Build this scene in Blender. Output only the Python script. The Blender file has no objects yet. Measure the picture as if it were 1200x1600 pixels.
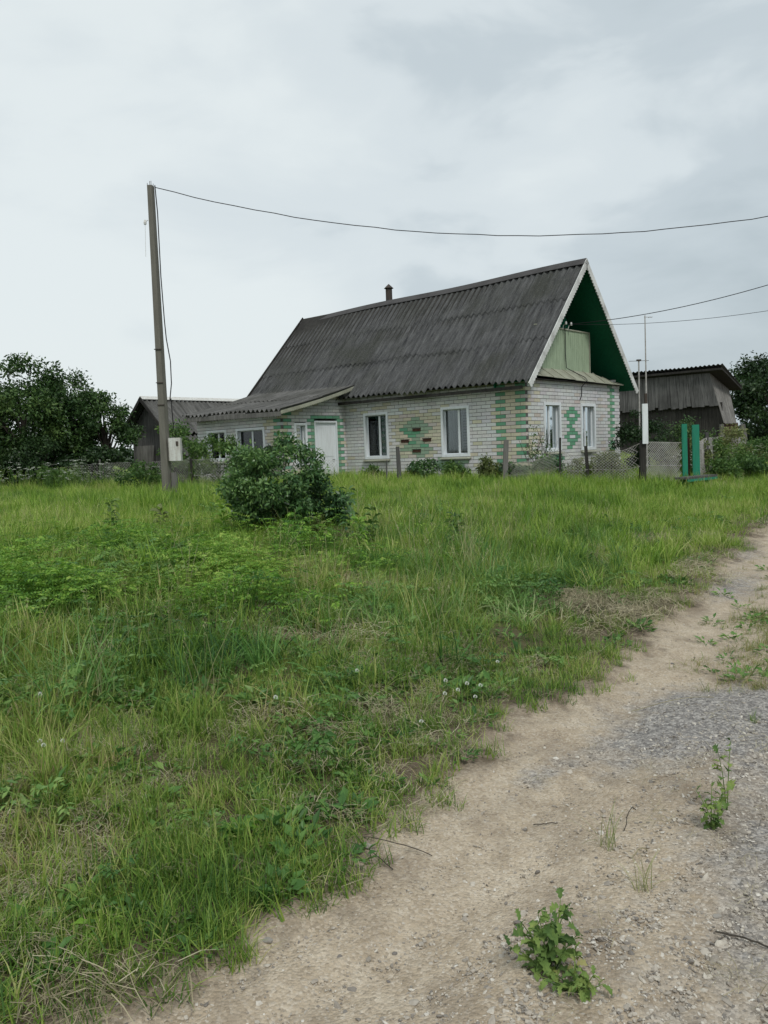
import bpy, math, random
import numpy as np
from mathutils import Vector, Matrix
random.seed(7)
RNG = np.random.default_rng(11)
scene = bpy.context.scene
COL = scene.collection
PI = math.pi

# ------------------------------------------------------------------ ground shape
EY = [-14, 1.5, 2.18, 2.82, 3.44, 4.26, 5.39, 6.84, 9.35, 12.84, 15.75, 22, 30, 40, 52, 75, 130]
EX = [-10.2, -1.12, -.68, -.28, 0.18, 0.74, 1.48, 2.38, 3.84, 5.95, 7.85, 11.1, 14.9, 19.1, 23.5, 31, 47]
def xe(y): return np.interp(y, EY, EX)
def edge_d(x, y):
    """distance left of the lane's left edge (negative on the lane)"""
    x = np.asarray(x, float); y = np.asarray(y, float)
    s = (xe(y + .6) - xe(y - .6)) / 1.2
    w = .10 * np.sin(y * 2.3 + 1.0) + .06 * np.sin(y * 5.1 + .4) + .035 * np.sin(y * 11.7)
    return (xe(y) + w - x) / np.sqrt(1 + s * s)
def sm(t):
    t = np.clip(t, 0, 1); return t * t * (3 - 2 * t)
def height(x, y):
    x = np.asarray(x, float); y = np.asarray(y, float)
    d = edge_d(x, y)
    far = .26 * sm((y - 7) / 22)
    bank = .35 * sm(d / 6.0)
    lump = (.028 * np.sin(1.7 * x + .6 * y) * np.cos(1.3 * y - .5 * x) + .02 * np.sin(4.1 * x + 1) * np.sin(3.7 * y)
            + .012 * np.sin(9.3 * x + 2 * y) * np.sin(8.1 * y)) * sm((d + .1) / 1.2)
    lip = .035 * sm((d + .08) / .22)
    dr = -d
    centre = .03 * np.exp(-((dr - 1.0) / .36) ** 2) - .022 * np.exp(-((dr - .42) / .2) ** 2) - .022 * np.exp(-((dr - 1.85) / .25) ** 2)
    ruts = .008 * np.sin(7 * x + 3 * y) * np.sin(5 * y - 2 * x)
    verge = .12 * sm((dr - 2.9) / 1.5)
    return far + bank + lump + lip + np.where(d < 0, centre + ruts + verge, 0)
def hz(x, y): return float(height(x, y))

# ------------------------------------------------------------------ object helpers
def tag(o, label=None, cat=None, group=None, kind=None):
    if label: o['label'] = label
    if cat: o['category'] = cat
    if group: o['group'] = group
    if kind: o['kind'] = kind
    return o
def empty(name, loc, rz=0, label=None, cat=None, group=None):
    o = bpy.data.objects.new(name, None); COL.objects.link(o)
    o.location = loc; o.rotation_euler = (0, 0, rz); o.empty_display_size = .1
    return tag(o, label, cat, group)

class MB:
    def __init__(s): s.v = []; s.f = []; s.c = []
    def face(s, pts, col=None):
        n = len(s.v); s.v += [tuple(p) for p in pts]; s.f.append(tuple(range(n, n + len(pts)))); s.c.append(col)
    def hexa(s, p, col=None):
        """p: 8 points, bottom ring 0-3, top ring 4-7"""
        n = len(s.v); s.v += [tuple(q) for q in p]
        for f in ((0, 3, 2, 1), (4, 5, 6, 7), (0, 1, 5, 4), (1, 2, 6, 5), (2, 3, 7, 6), (3, 0, 4, 7)):
            s.f.append(tuple(n + i for i in f)); s.c.append(col)
    def box(s, a, b, col=None, P=None):
        (x0, y0, z0), (x1, y1, z1) = a, b
        p = [(x0, y0, z0), (x1, y0, z0), (x1, y1, z0), (x0, y1, z0), (x0, y0, z1), (x1, y0, z1), (x1, y1, z1), (x0, y1, z1)]
        if P: p = [P(*q) for q in p]
        s.hexa(p, col)
    def beam(s, a, b, w, h, up=(0, 0, 1), col=None, w2=None, h2=None):
        a = Vector(a); b = Vector(b); d = (b - a).normalized(); u = Vector(up)
        sx = d.cross(u)
        if sx.length < 1e-4: sx = d.cross(Vector((1, 0, 0)))
        sx.normalize(); sy = sx.cross(d).normalized()
        w2 = w if w2 is None else w2; h2 = h if h2 is None else h2
        p = [a + sx * (i * w / 2) + sy * (j * h / 2) for i, j in ((-1, -1), (1, -1), (1, 1), (-1, 1))]
        q = [b + sx * (i * w2 / 2) + sy * (j * h2 / 2) for i, j in ((-1, -1), (1, -1), (1, 1), (-1, 1))]
        s.hexa(p + q, col)
    def tube(s, pts, r, n=6, col=None, cap=True):
        pts = [Vector(p) for p in pts]; rr = r if isinstance(r, (list, tuple)) else [r] * len(pts)
        base = len(s.v); prev = None
        for i, p in enumerate(pts):
            t = (pts[min(i + 1, len(pts) - 1)] - pts[max(i - 1, 0)]).normalized()
            if prev is None: prev = t.orthogonal().normalized()
            prev = (prev - t * prev.dot(t)).normalized(); q = t.cross(prev)
            for k in range(n):
                a = 2 * PI * k / n; s.v.append(tuple(p + (prev * math.cos(a) + q * math.sin(a)) * rr[i]))
        for i in range(len(pts) - 1):
            for k in range(n):
                a = base + i * n + k; b = base + i * n + (k + 1) % n
                s.f.append((a, b, b + n, a + n)); s.c.append(col)
        if cap:
            s.f.append(tuple(base + k for k in range(n))[::-1]); s.c.append(col)
            e = base + (len(pts) - 1) * n
            s.f.append(tuple(e + k for k in range(n))); s.c.append(col)
    def build(s, name, mat, parent=None, smooth=False):
        me = bpy.data.meshes.new(name); me.from_pydata(s.v, [], s.f)
        if any(c is not None for c in s.c):
            at = me.color_attributes.new('Col', 'FLOAT_COLOR', 'CORNER')
            buf = []
            for f, c in zip(s.f, s.c): buf += list((c or (.5, .5, .5)) + (1,)) * len(f)
            at.data.foreach_set('color', buf)
        if smooth: me.polygons.foreach_set('use_smooth', [True] * len(me.polygons))
        me.materials.append(mat); me.update()
        o = bpy.data.objects.new(name, me); COL.objects.link(o)
        if parent is not None: o.parent = parent
        return o
def np_mesh(name, V, F, mats, cols=None, smooth=False, attrs=None):
    """V (n,3), F (m,k) arrays"""
    me = bpy.data.meshes.new(name); m, k = F.shape
    me.vertices.add(len(V)); me.vertices.foreach_set('co', np.ascontiguousarray(V, dtype=np.float32).ravel())
    me.loops.add(m * k); me.loops.foreach_set('vertex_index', F.ravel().astype(np.int32))
    me.polygons.add(m); me.polygons.foreach_set('loop_start', np.arange(0, m * k, k, dtype=np.int32))
    if smooth: me.polygons.foreach_set('use_smooth', np.ones(m, bool))
    for n_, a in (attrs or {}).items():
        at = me.attributes.new(n_, 'FLOAT', 'POINT'); at.data.foreach_set('value', np.asarray(a, np.float32).ravel())
    me.update(calc_edges=True)
    for mt in mats: me.materials.append(mt)
    return me

# ------------------------------------------------------------------ materials
class NT:
    def __init__(s, name):
        s.m = bpy.data.materials.new(name); s.m.use_nodes = True; s.t = s.m.node_tree; s.t.nodes.clear()
        s.out = s.n('ShaderNodeOutputMaterial')
    def n(s, kind, **kw):
        nd = s.t.nodes.new(kind)
        for k, v in kw.items(): setattr(nd, k, v)
        return nd
    def l(s, a, b): s.t.links.new(a, b)
    def setv(s, sock, v):
        if hasattr(v, 'is_linked') or hasattr(v, 'links'): s.l(v, sock)
        else: sock.default_value = v
    def noise(s, scale, detail=4, rough=.6, vec=None, dist=0):
        nd = s.n('ShaderNodeTexNoise'); nd.inputs['Scale'].default_value = scale; nd.inputs['Detail'].default_value = detail
        nd.inputs['Roughness'].default_value = rough; nd.inputs['Distortion'].default_value = dist
        if vec is not None: s.l(vec, nd.inputs['Vector'])
        return nd.outputs['Fac']
    def pos(s): return s.n('ShaderNodeNewGeometry').outputs['Position']
    def objc(s): return s.n('ShaderNodeTexCoord').outputs['Object']
    def scale(s, vec, sc):
        nd = s.n('ShaderNodeMapping'); nd.inputs['Scale'].default_value = sc; s.l(vec, nd.inputs['Vector']); return nd.outputs[0]
    def ramp(s, fac, stops):
        nd = s.n('ShaderNodeValToRGB'); s.l(fac, nd.inputs[0]); e = nd.color_ramp.elements
        while len(e) < len(stops): e.new(.5)
        for i, (p, c) in enumerate(stops):
            e[i].position = p; e[i].color = (tuple(c) + (1,)) if isinstance(c, (tuple, list)) else (c, c, c, 1)
        return nd.outputs[0]
    def mix(s, f, a, b, mode='MIX'):
        nd = s.n('ShaderNodeMix', data_type='RGBA', blend_type=mode)
        for sock, v in ((nd.inputs[0], f), (nd.inputs[6], a), (nd.inputs[7], b)):
            if isinstance(v, tuple): v = v + (1,) if len(v) == 3 else v
            s.setv(sock, v)
        return nd.outputs[2]
    def math(s, op, a, b=0.0, c=None):
        nd = s.n('ShaderNodeMath', operation=op); s.setv(nd.inputs[0], a); s.setv(nd.inputs[1], b)
        if c is not None: s.setv(nd.inputs[2], c)
        return nd.outputs[0]
    def bsdf(s, col, rough=.85, bump=None, bs=.3, bd=.01, spec=.25, metal=0, transl=0, rnormal=None):
        p = s.n('ShaderNodeBsdfPrincipled')
        s.setv(p.inputs['Base Color'], col + (1,) if isinstance(col, tuple) else col)
        s.setv(p.inputs['Roughness'], rough); p.inputs['Specular IOR Level'].default_value = spec
        p.inputs['Metallic'].default_value = metal
        if bump is not None:
            b = s.n('ShaderNodeBump'); b.inputs['Strength'].default_value = bs; b.inputs['Distance'].default_value = bd
            s.l(bump, b.inputs['Height']); s.l(b.outputs[0], p.inputs['Normal'])
        if transl:
            t = s.n('ShaderNodeBsdfTranslucent'); s.setv(t.inputs[0], col + (1,) if isinstance(col, tuple) else col)
            mx = s.n('ShaderNodeMixShader'); mx.inputs[0].default_value = transl
            s.l(p.outputs[0], mx.inputs[1]); s.l(t.outputs[0], mx.inputs[2]); s.l(mx.outputs[0], s.out.inputs[0])
        else: s.l(p.outputs[0], s.out.inputs[0])
        return s.m

def mat_brick():
    t = NT('brick'); a = t.n('ShaderNodeAttribute', attribute_name='Col'); p = t.objc()
    n1 = t.noise(1.1, 5, .6, p); n2 = t.noise(22, 4, .7, p)
    c = t.mix(t.ramp(n1, [(.45, .0), (.78, .30)]), a.outputs['Color'], (.22, .215, .20))
    c = t.mix(t.ramp(n2, [(.5, .0), (.8, .5)]), c, (.22, .21, .195))
    return t.bsdf(c, .92, n2, .5, .006)
def mat_mortar():
    t = NT('mortar'); n = t.noise(14, 4, .6, t.objc())
    return t.bsdf(t.ramp(n, [(.3, (.06, .058, .055)), (.7, (.16, .153, .145))]), .95)
def mat_slate(name='asbestos_roof', a=(.026, .027, .029), b=(.115, .117, .118), moss=(.034, .037, .028)):
    t = NT(name); p = t.objc()
    st = t.noise(1, 6, .75, t.scale(p, (13, 1.1, 1.1)))
    pt = t.noise(.55, 4, .6, p); fine = t.noise(45, 3, .7, p)
    c = t.ramp(st, [(.36, a), (.66, b)])
    c = t.mix(t.ramp(pt, [(.45, 0.0), (.7, .75)]), c, moss)
    c = t.mix(t.ramp(fine, [(.55, 0.0), (.75, .6)]), c, (.27, .27, .25))
    return t.bsdf(c, .93, fine, .5, .006)
def mat_paint(name, col, dirt=(.2, .19, .16), amt=.5, rough=.6, sc=3.0, streak=True):
    t = NT(name); p = t.objc()
    v = t.scale(p, (6, 6, .8)) if streak else p
    n = t.noise(sc, 5, .65, v); f = t.noise(38, 3, .6, p)
    c = t.mix(t.ramp(n, [(.42, 0.0), (.78, amt)]), col, dirt)
    c = t.mix(t.ramp(f, [(.55, 0.0), (.75, amt * .7)]), c, dirt)
    return t.bsdf(c, rough, f, .25, .004)
def mat_wood(name, a, b, sc=(14, 14, 1.2)):
    t = NT(name); p = t.objc(); r = t.n('ShaderNodeAttribute', attribute_name='Col')
    n = t.noise(1, 6, .7, t.scale(p, sc)); m = t.noise(1.3, 3, .5, p)
    c = t.ramp(n, [(.28, a), (.75, b)])
    c = t.mix(t.ramp(m, [(.4, 0.0), (.75, .55)]), c, tuple(x * .45 for x in a))
    c = t.mix(1.0, c, t.mix(.75, r.outputs['Color'], (1.0, 1.0, 1.0)), 'MULTIPLY')
    return t.bsdf(c, .9, n, .5, .006)
def mat_leaf(name, stops, transl=.28, rough=.5, wsc=.8, spec=.3):
    t = NT(name); g = t.n('ShaderNodeNewGeometry'); oi = t.n('ShaderNodeObjectInfo')
    n = t.noise(wsc, 3, .6, g.outputs['Position'])
    isl = g.outputs['Random Per Island']
    f = t.math('ADD', t.math('MULTIPLY', oi.outputs['Random'], .38), t.math('MULTIPLY', isl, .55))
    f = t.math('ADD', f, t.math('MULTIPLY', t.math('SUBTRACT', n, .5), 1.6))
    f = t.math('ADD', f, .02)
    return t.bsdf(t.ramp(f, stops), rough, spec=spec, transl=transl)
def mat_glass():
    t = NT('window_glass')
    gl = t.n('ShaderNodeBsdfGlossy'); gl.inputs['Roughness'].default_value = .04; gl.inputs[0].default_value = (.9, .95, .97, 1)
    tr = t.n('ShaderNodeBsdfTransparent'); tr.inputs[0].default_value = (.86, .9, .9, 1)
    fr = t.n('ShaderNodeFresnel'); fr.inputs[0].default_value = 1.5
    mx = t.n('ShaderNodeMixShader'); t.l(t.math('MULTIPLY', fr.outputs[0], 1.1), mx.inputs[0])
    t.l(tr.outputs[0], mx.inputs[1]); t.l(gl.outputs[0], mx.inputs[2]); t.l(mx.outputs[0], t.out.inputs[0])
    return t.m
def mat_cloth(name, a, b):
    t = NT(name); p = t.objc(); n = t.noise(1, 3, .5, t.scale(p, (22, 22, .4)))
    return t.bsdf(t.ramp(n, [(.3, a), (.7, b)]), .95, transl=.3)

def mat_ground(road):
    """earth under the grass and the sandy lane: one colour plan, driven by mesh attributes"""
    t = NT('lane_surface' if road else 'soil'); p = t.pos()
    big = t.noise(1.3, 4, .6, p); mud = t.noise(2.6, 5, .65, t.scale(p, (1, .5, 1))); mid = t.noise(7, 5, .65, p); fine = t.noise(60, 4, .7, p)
    d = t.n('ShaderNodeAttribute', attribute_name='edge').outputs['Fac']
    soil = t.ramp(mid, [(.3, (.038, .027, .017)), (.55, (.085, .062, .038)), (.8, (.14, .11, .07))])
    if not road:
        thatch = t.ramp(fine, [(.35, (.045, .050, .018)), (.62, (.15, .14, .065))])
        c = t.mix(t.ramp(t.math('ADD', big, t.math('MULTIPLY', d, .10)), [(.42, .15), (.66, .85)]), soil, thatch)
        return t.bsdf(c, .95, fine, .6, .02)
    gr = t.n('ShaderNodeAttribute', attribute_name='grey').outputs['Fac']
    vor = t.n('ShaderNodeTexVoronoi'); vor.inputs['Scale'].default_value = 95; t.l(p, vor.inputs['Vector'])
    vor2 = t.n('ShaderNodeTexVoronoi'); vor2.inputs['Scale'].default_value = 42; t.l(p, vor2.inputs['Vector'])
    sand = t.ramp(mid, [(.25, (.34, .270, .185)), (.5, (.49, .405, .295)), (.8, (.61, .53, .41))])
    sand = t.mix(t.ramp(big, [(.4, 0.0), (.7, .45)]), sand, (.27, .20, .13))
    sp = t.ramp(vor.outputs['Color'], [(.2, (.17, .14, .11)), (.5, (.36, .31, .25)), (.85, (.62, .57, .49))])
    sand = t.mix(t.ramp(fine, [(.38, .05), (.66, .6)]), sand, sp)
    sand = t.mix(t.ramp(mud, [(.50, 0.0), (.68, .75)]), sand, (.21, .165, .12))
    g = t.ramp(vor2.outputs['Color'], [(.15, (.095, .092, .092)), (.5, (.195, .188, .184)), (.9, (.47, .45, .42))])
    g2 = t.ramp(vor.outputs['Color'], [(.15, (.12, .112, .105)), (.5, (.25, .235, .22)), (.9, (.54, .50, .45))])
    g = t.mix(t.ramp(fine, [(.4, .2), (.6, .8)]), g, g2)
    gm = t.math('ADD', gr, t.math('MULTIPLY', t.math('SUBTRACT', mid, .5), 1.1))
    c = t.mix(t.ramp(gm, [(.25, 0.0), (.75, .95)]), sand, g)
    e = t.math('ADD', t.math('ADD', d, t.math('MULTIPLY', t.math('SUBTRACT', mid, .5), .8)), t.math('MULTIPLY', t.math('SUBTRACT', mud, .42), .5))
    c = t.mix(t.ramp(e, [(-.0, 0.0), (.24, .9)]), c, t.mix(.35, soil, (.17, .13, .095)))
    bm = t.math('ADD', t.math('MULTIPLY', vor.outputs['Distance'], -.6), t.math('MULTIPLY', fine, .7))
    return t.bsdf(c, .93, bm, .8, .012)

M = dict(
    brick=mat_brick(), mortar=mat_mortar(), slate=mat_slate(),
    ridge=mat_paint('ridge_tin', (.075, .072, .072), (.03, .028, .028), .8, .8, 2, False),
    soffit=mat_paint('shaded_green_paint', (.006, .11, .055), (.004, .03, .018), .5),  # gable green darkened, overhang shade put into the colour
    slate_pale=mat_slate('old_roof_pale', (.055, .055, .053), (.17, .168, .16), (.05, .05, .042)),
    white=mat_paint('white_paint', (.74, .78, .80), (.42, .42, .40), .35),
    barge=mat_paint('flaking_white', (.70, .71, .69), (.17, .165, .15), .8, .8, 2.2, False),
    steel=mat_paint('white_steel', (.62, .63, .60), (.22, .15, .10), .6),
    green=mat_paint('green_paint', (.012, .21, .115), (.01, .08, .045), .5),
    pale_green=mat_paint('pale_green_paint', (.36, .45, .31), (.17, .22, .15), .6),
    post_green=mat_paint('bright_green_paint', (.018, .22, .135), (.02, .10, .075), .6),
    tin=mat_paint('old_tin', (.36, .37, .29), (.14, .13, .10), .7, .55, 2.5, False),
    concrete=mat_paint('concrete', (.17, .163, .14), (.10, .095, .08), .8, .9, 2.0),
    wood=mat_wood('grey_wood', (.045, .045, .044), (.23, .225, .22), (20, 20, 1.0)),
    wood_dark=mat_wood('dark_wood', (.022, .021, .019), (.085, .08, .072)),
    timber=mat_wood('pale_timber', (.13, .125, .115), (.33, .32, .30)),
    rust=mat_wood('red_brown_boards', (.055, .030, .022), (.15, .075, .05)),
    iron=mat_paint('dark_iron', (.05, .045, .04), (.10, .06, .04), .6, .7),
    galv=mat_paint('galvanised_wire', (.42, .41, .39), (.15, .12, .10), .7, .6, 5, False),
    cable=mat_paint('black_cable', (.02, .02, .022), (.04, .04, .04), .3, .6),
    porcelain=mat_paint('porcelain', (.7, .7, .68), (.3, .3, .3), .3, .3),
    glass=mat_glass(), lace=mat_cloth('net_curtain', (.50, .52, .52), (.82, .84, .84)),
    dark_cloth=mat_cloth('dark_curtain', (.10, .10, .095), (.26, .255, .24)),
    bark=mat_wood('bark', (.035, .03, .025), (.12, .105, .085)),
    stone=mat_paint('stone', (.30, .28, .25), (.16, .14, .11), .6, .9, 8, False),
    petal=mat_paint('white_petals', (.60, .63, .56), (.45, .50, .35), .3, .8, 8, False),
    soil=mat_ground(False), road=mat_ground(True),
)
G = {  # foliage ramps
 'grass': mat_leaf('grass_blades', [(.05, (.055, .130, .022)), (.33, (.145, .262, .040)), (.6, (.27, .375, .070)), (.84, (.42, .43, .16)), (.98, (.38, .30, .17))], .35),
 'field': mat_leaf('meadow_blades', [(.05, (.090, .190, .026)), (.33, (.190, .330, .040)), (.62, (.32, .45, .075)), (.9, (.48, .49, .20))], .35, wsc=.5),
 'tall': mat_leaf('tall_blades', [(.05, (.040, .115, .030)), (.35, (.100, .240, .050)), (.65, (.20, .36, .090)), (.92, (.42, .47, .23))], .33),
 'fern': mat_leaf('weed_leaflets', [(.05, (.045, .130, .022)), (.35, (.120, .265, .032)), (.65, (.23, .41, .055)), (.95, (.38, .50, .11))], .35),
 'broad': mat_leaf('broad_leaves', [(.05, (.045, .12, .030)), (.5, (.105, .225, .050)), (.95, (.22, .34, .09))], .25, .45),
 'straw': mat_leaf('straw', [(.05, (.17, .15, .09)), (.5, (.36, .32, .20)), (.95, (.54, .50, .35))], .2, .7),
 'seed': mat_leaf('seed_heads', [(.05, (.20, .24, .09)), (.5, (.32, .34, .15)), (.95, (.42, .40, .24))], .2, .7),
 'seed_green': mat_leaf('strip_blades', [(.05, (.07, .13, .03)), (.4, (.17, .23, .055)), (.7, (.30, .31, .11)), (.95, (.38, .29, .17))], .3),
 'lane': mat_leaf('dusty_leaves', [(.05, (.070, .130, .040)), (.4, (.140, .225, .060)), (.75, (.24, .32, .09)), (.97, (.36, .34, .14))], .22, .75, wsc=14, spec=.15),
 'bush': mat_leaf('bush_leaves', [(.05, (.028, .080, .030)), (.5, (.075, .165, .050)), (.95, (.20, .33, .10))], .22, .4, spec=.45),
 'tree': mat_leaf('orchard_leaves', [(.05, (.024, .058, .018)), (.5, (.062, .125, .034)), (.95, (.14, .22, .06))], .22, .45),
 'dark': mat_leaf('dark_leaves', [(.05, (.012, .030, .011)), (.5, (.026, .058, .018)), (.95, (.055, .10, .03))], .2, .45),
 'shrub': mat_leaf('shrub_leaves', [(.05, (.035, .09, .024)), (.5, (.085, .17, .04)), (.95, (.18, .27, .07))], .28, .5),
 'olive': mat_leaf('olive_leaves', [(.05, (.075, .10, .030)), (.5, (.15, .19, .06)), (.95, (.25, .28, .11))], .28, .5),
}

# ------------------------------------------------------------------ camera, sky, sun
F, PITCH, ROLL = 1292.4, .0733, .0368
cam = bpy.data.cameras.new('camera'); co = bpy.data.objects.new('camera', cam); COL.objects.link(co)
cam.sensor_fit = 'VERTICAL'; cam.sensor_height = 36; cam.lens = 36 * F / 1600
cam.clip_end = 2000; cam.clip_start = .05
co.matrix_world = Matrix.Translation((0, 0, 1.55)) @ Matrix.Rotation(PI / 2 - PITCH, 4, 'X') @ Matrix.Rotation(-ROLL, 4, 'Z')
scene.camera = co

SUN_EL, SUN_AZ = math.radians(52), math.radians(158)     # azimuth measured clockwise from +Y
w = bpy.data.worlds.new('World'); scene.world = w; w.use_nodes = True
nt = w.node_tree; nt.nodes.clear()
def wn(k, **kw):
    n = nt.nodes.new(k)
    for a, b in kw.items(): setattr(n, a, b)
    return n
out = wn('ShaderNodeOutputWorld'); bg = wn('ShaderNodeBackground'); bg.inputs[1].default_value = .1
sky = wn('ShaderNodeTexSky', sky_type='NISHITA'); sky.sun_disc = False; sky.sun_elevation = SUN_EL; sky.sun_rotation = SUN_AZ
sky.air_density = 1.2; sky.dust_density = 3
tc = wn('ShaderNodeTexCoord'); mp = wn('ShaderNodeMapping'); mp.inputs['Scale'].default_value = (1, 1, 2.3)
mp.inputs['Location'].default_value = (.35, .2, .1)
nt.links.new(tc.outputs['Generated'], mp.inputs[0])
def wnoise(sc, det, ro, dist=0):
    n = wn('ShaderNodeTexNoise'); n.inputs['Scale'].default_value = sc; n.inputs['Detail'].default_value = det
    n.inputs['Roughness'].default_value = ro; n.inputs['Distortion'].default_value = dist
    nt.links.new(mp.outputs[0], n.inputs['Vector']); return n.outputs['Fac']
def wmath(op, a, b):
    n = wn('ShaderNodeMath', operation=op)
    for i, v in enumerate((a, b)):
        if isinstance(v, (int, float)): n.inputs[i].default_value = v
        else: nt.links.new(v, n.inputs[i])
    return n.outputs[0]
def wramp(f, stops):
    n = wn('ShaderNodeValToRGB'); nt.links.new(f, n.inputs[0]); e = n.color_ramp.elements
    while len(e) < len(stops): e.new(.5)
    n.color_ramp.interpolation = 'EASE'
    for i, (p, c) in enumerate(stops): e[i].position = p; e[i].color = tuple(c) + (1,)
    return n.outputs[0]
sep = wn('ShaderNodeSeparateXYZ'); nt.links.new(tc.outputs['Generated'], sep.inputs[0])
f1 = wmath('ADD', wmath('MULTIPLY', wnoise(1.7, 4, .45), .55), wmath('MULTIPLY', wnoise(4.5, 5, .5, .3), .42))
f1 = wmath('ADD', f1, wmath('MULTIPLY', sep.outputs['X'], .40))       # greyer bank towards the east
cloud = wramp(f1, [(.38, (7.0, 7.55, 7.65)), (.50, (6.2, 6.8, 7.05)), (.57, (5.1, 5.75, 6.1)), (.70, (4.1, 4.75, 5.1))])
mx = wn('ShaderNodeMix', data_type='RGBA'); mx.inputs[0].default_value = .93
nt.links.new(sky.outputs[0], mx.inputs[6]); nt.links.new(cloud, mx.inputs[7])
nt.links.new(mx.outputs[2], bg.inputs[0]); nt.links.new(bg.outputs[0], out.inputs[0])
sl = bpy.data.lights.new('sun', 'SUN'); sl.energy = 1.5; sl.angle = math.radians(12); sl.color = (1, .97, .92)
so = bpy.data.objects.new('sun', sl); COL.objects.link(so)
sd = Vector((math.sin(SUN_AZ) * math.cos(SUN_EL), math.cos(SUN_AZ) * math.cos(SUN_EL), math.sin(SUN_EL)))
so.rotation_euler = sd.to_track_quat('Z', 'Y').to_euler()
vs = scene.view_settings; vs.view_transform = 'Standard'; vs.look = 'None'; vs.exposure = .20; vs.gamma = 1; vs.use_curve_mapping = False
scene.cycles.max_bounces = 6; scene.cycles.transparent_max_bounces = 12; scene.cycles.use_denoising = True
scene.cycles.diffuse_bounces = 3; scene.cycles.glossy_bounces = 2; scene.cycles.transmission_bounces = 3
scene.cycles.caustics_reflective = False; scene.cycles.caustics_refractive = False

# ------------------------------------------------------------------ ground and lane
def axis(a, b, fine_a, fine_b, fine, coarse):
    l = [fine_a]; s = coarse
    lo = []; x = fine_a; st = fine
    while x > a: st = min(st * 1.25, coarse); x -= st; lo.append(x)
    mid = list(np.arange(fine_a, fine_b, fine)); hi = []; x = mid[-1]; st = fine
    while x < b: st = min(st * 1.12, coarse); x += st; hi.append(x)
    return np.array(lo[::-1] + mid + hi)
gx = axis(-420, 420, -6, 6, .12, 40); gy = axis(-60, 620, 0, 14, .12, 40)
X, Y = np.meshgrid(gx, gy, indexing='ij')
D = edge_d(X, Y)
near_lane = (D < .25) & (D > -4.3) & (Y < 100)
Z = height(X, Y) - np.where(near_lane, .06, 0)
V = np.stack([X.ravel(), Y.ravel(), Z.ravel()], 1)
def grid_faces(nx, ny):
    i, j = np.meshgrid(np.arange(nx - 1), np.arange(ny - 1), indexing='ij'); a = (i * ny + j).ravel()
    return np.stack([a, a + ny, a + ny + 1, a + 1], 1)
me = np_mesh('ground', V, grid_faces(len(gx), len(gy)), [M['soil']], smooth=True, attrs={'edge': np.clip(D, -3, 5)})
o = bpy.data.objects.new('ground', me); COL.objects.link(o); tag(o, 'rough grassy ground sloping up from the lane', kind='structure')
# lane: follows its left edge
ly = []; y = -6.0
while y < 110: ly.append(y); y += .035 if 1.3 < y < 7 else (.07 if y < 14 else (.25 if y < 30 else 1.0))
ly = np.array(ly); lu = np.concatenate([np.arange(-.45, 2.6, .035), np.arange(2.6, 4.6, .12)])
LY, LU = np.meshgrid(ly, lu, indexing='ij')
S = (xe(LY + .6) - xe(LY - .6)) / 1.2; L = np.sqrt(1 + S * S)
LX = xe(LY) + LU * L
LD = edge_d(LX, LY)
def bump2(x, y, cx, cy, rx, ry, a=0):
    c, s_ = math.cos(a), math.sin(a); u = (x - cx) * c + (y - cy) * s_; v = -(x - cx) * s_ + (y - cy) * c
    return np.exp(-((u / rx) ** 2 + (v / ry) ** 2))
grey = (bump2(LX, LY, 1.95, 4.5, .6, .62, -.5) * 1.25 + bump2(LX, LY, 1.5, 3.1, .35, .9, -.55) * .55 + bump2(LX, LY, 3.6, 8.6, .4, 1.4, -.6) * .55
        + bump2(LX, LY, 4.9, 11.2, .35, 1.2, -.5) * .5 + bump2(LX, LY, 1.05, 2.2, .4, .8, -.5) * .34 + bump2(LX, LY, 1.2, 4.1, .3, .5, -.9) * .5 + bump2(LX, LY, .65, 3.75, .12, .35, -.6) * .55
        + .12 * np.sin(LX * 3) * np.sin(LY * 1.3))
LZ = height(LX, LY) + .004 + .005 * np.sin(23 * LX) * np.sin(19 * LY + 5 * LX) + .004 * np.sin(51 * LX + 7 * LY) * np.sin(47 * LY)
LZ[:, 0] -= .05; LZ[:, -1] -= .08
me = np_mesh('road', np.stack([LX.ravel(), LY.ravel(), LZ.ravel()], 1), grid_faces(len(ly), len(lu)), [M['road']], smooth=True,
             attrs={'edge': np.where(LD > -1.9, LD, -(LD + 3.0)).ravel() * 1.0, 'grey': grey.ravel()})
o = bpy.data.objects.new('road', me); COL.objects.link(o); tag(o, 'sandy gravel lane curving away past the house', kind='structure')

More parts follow.
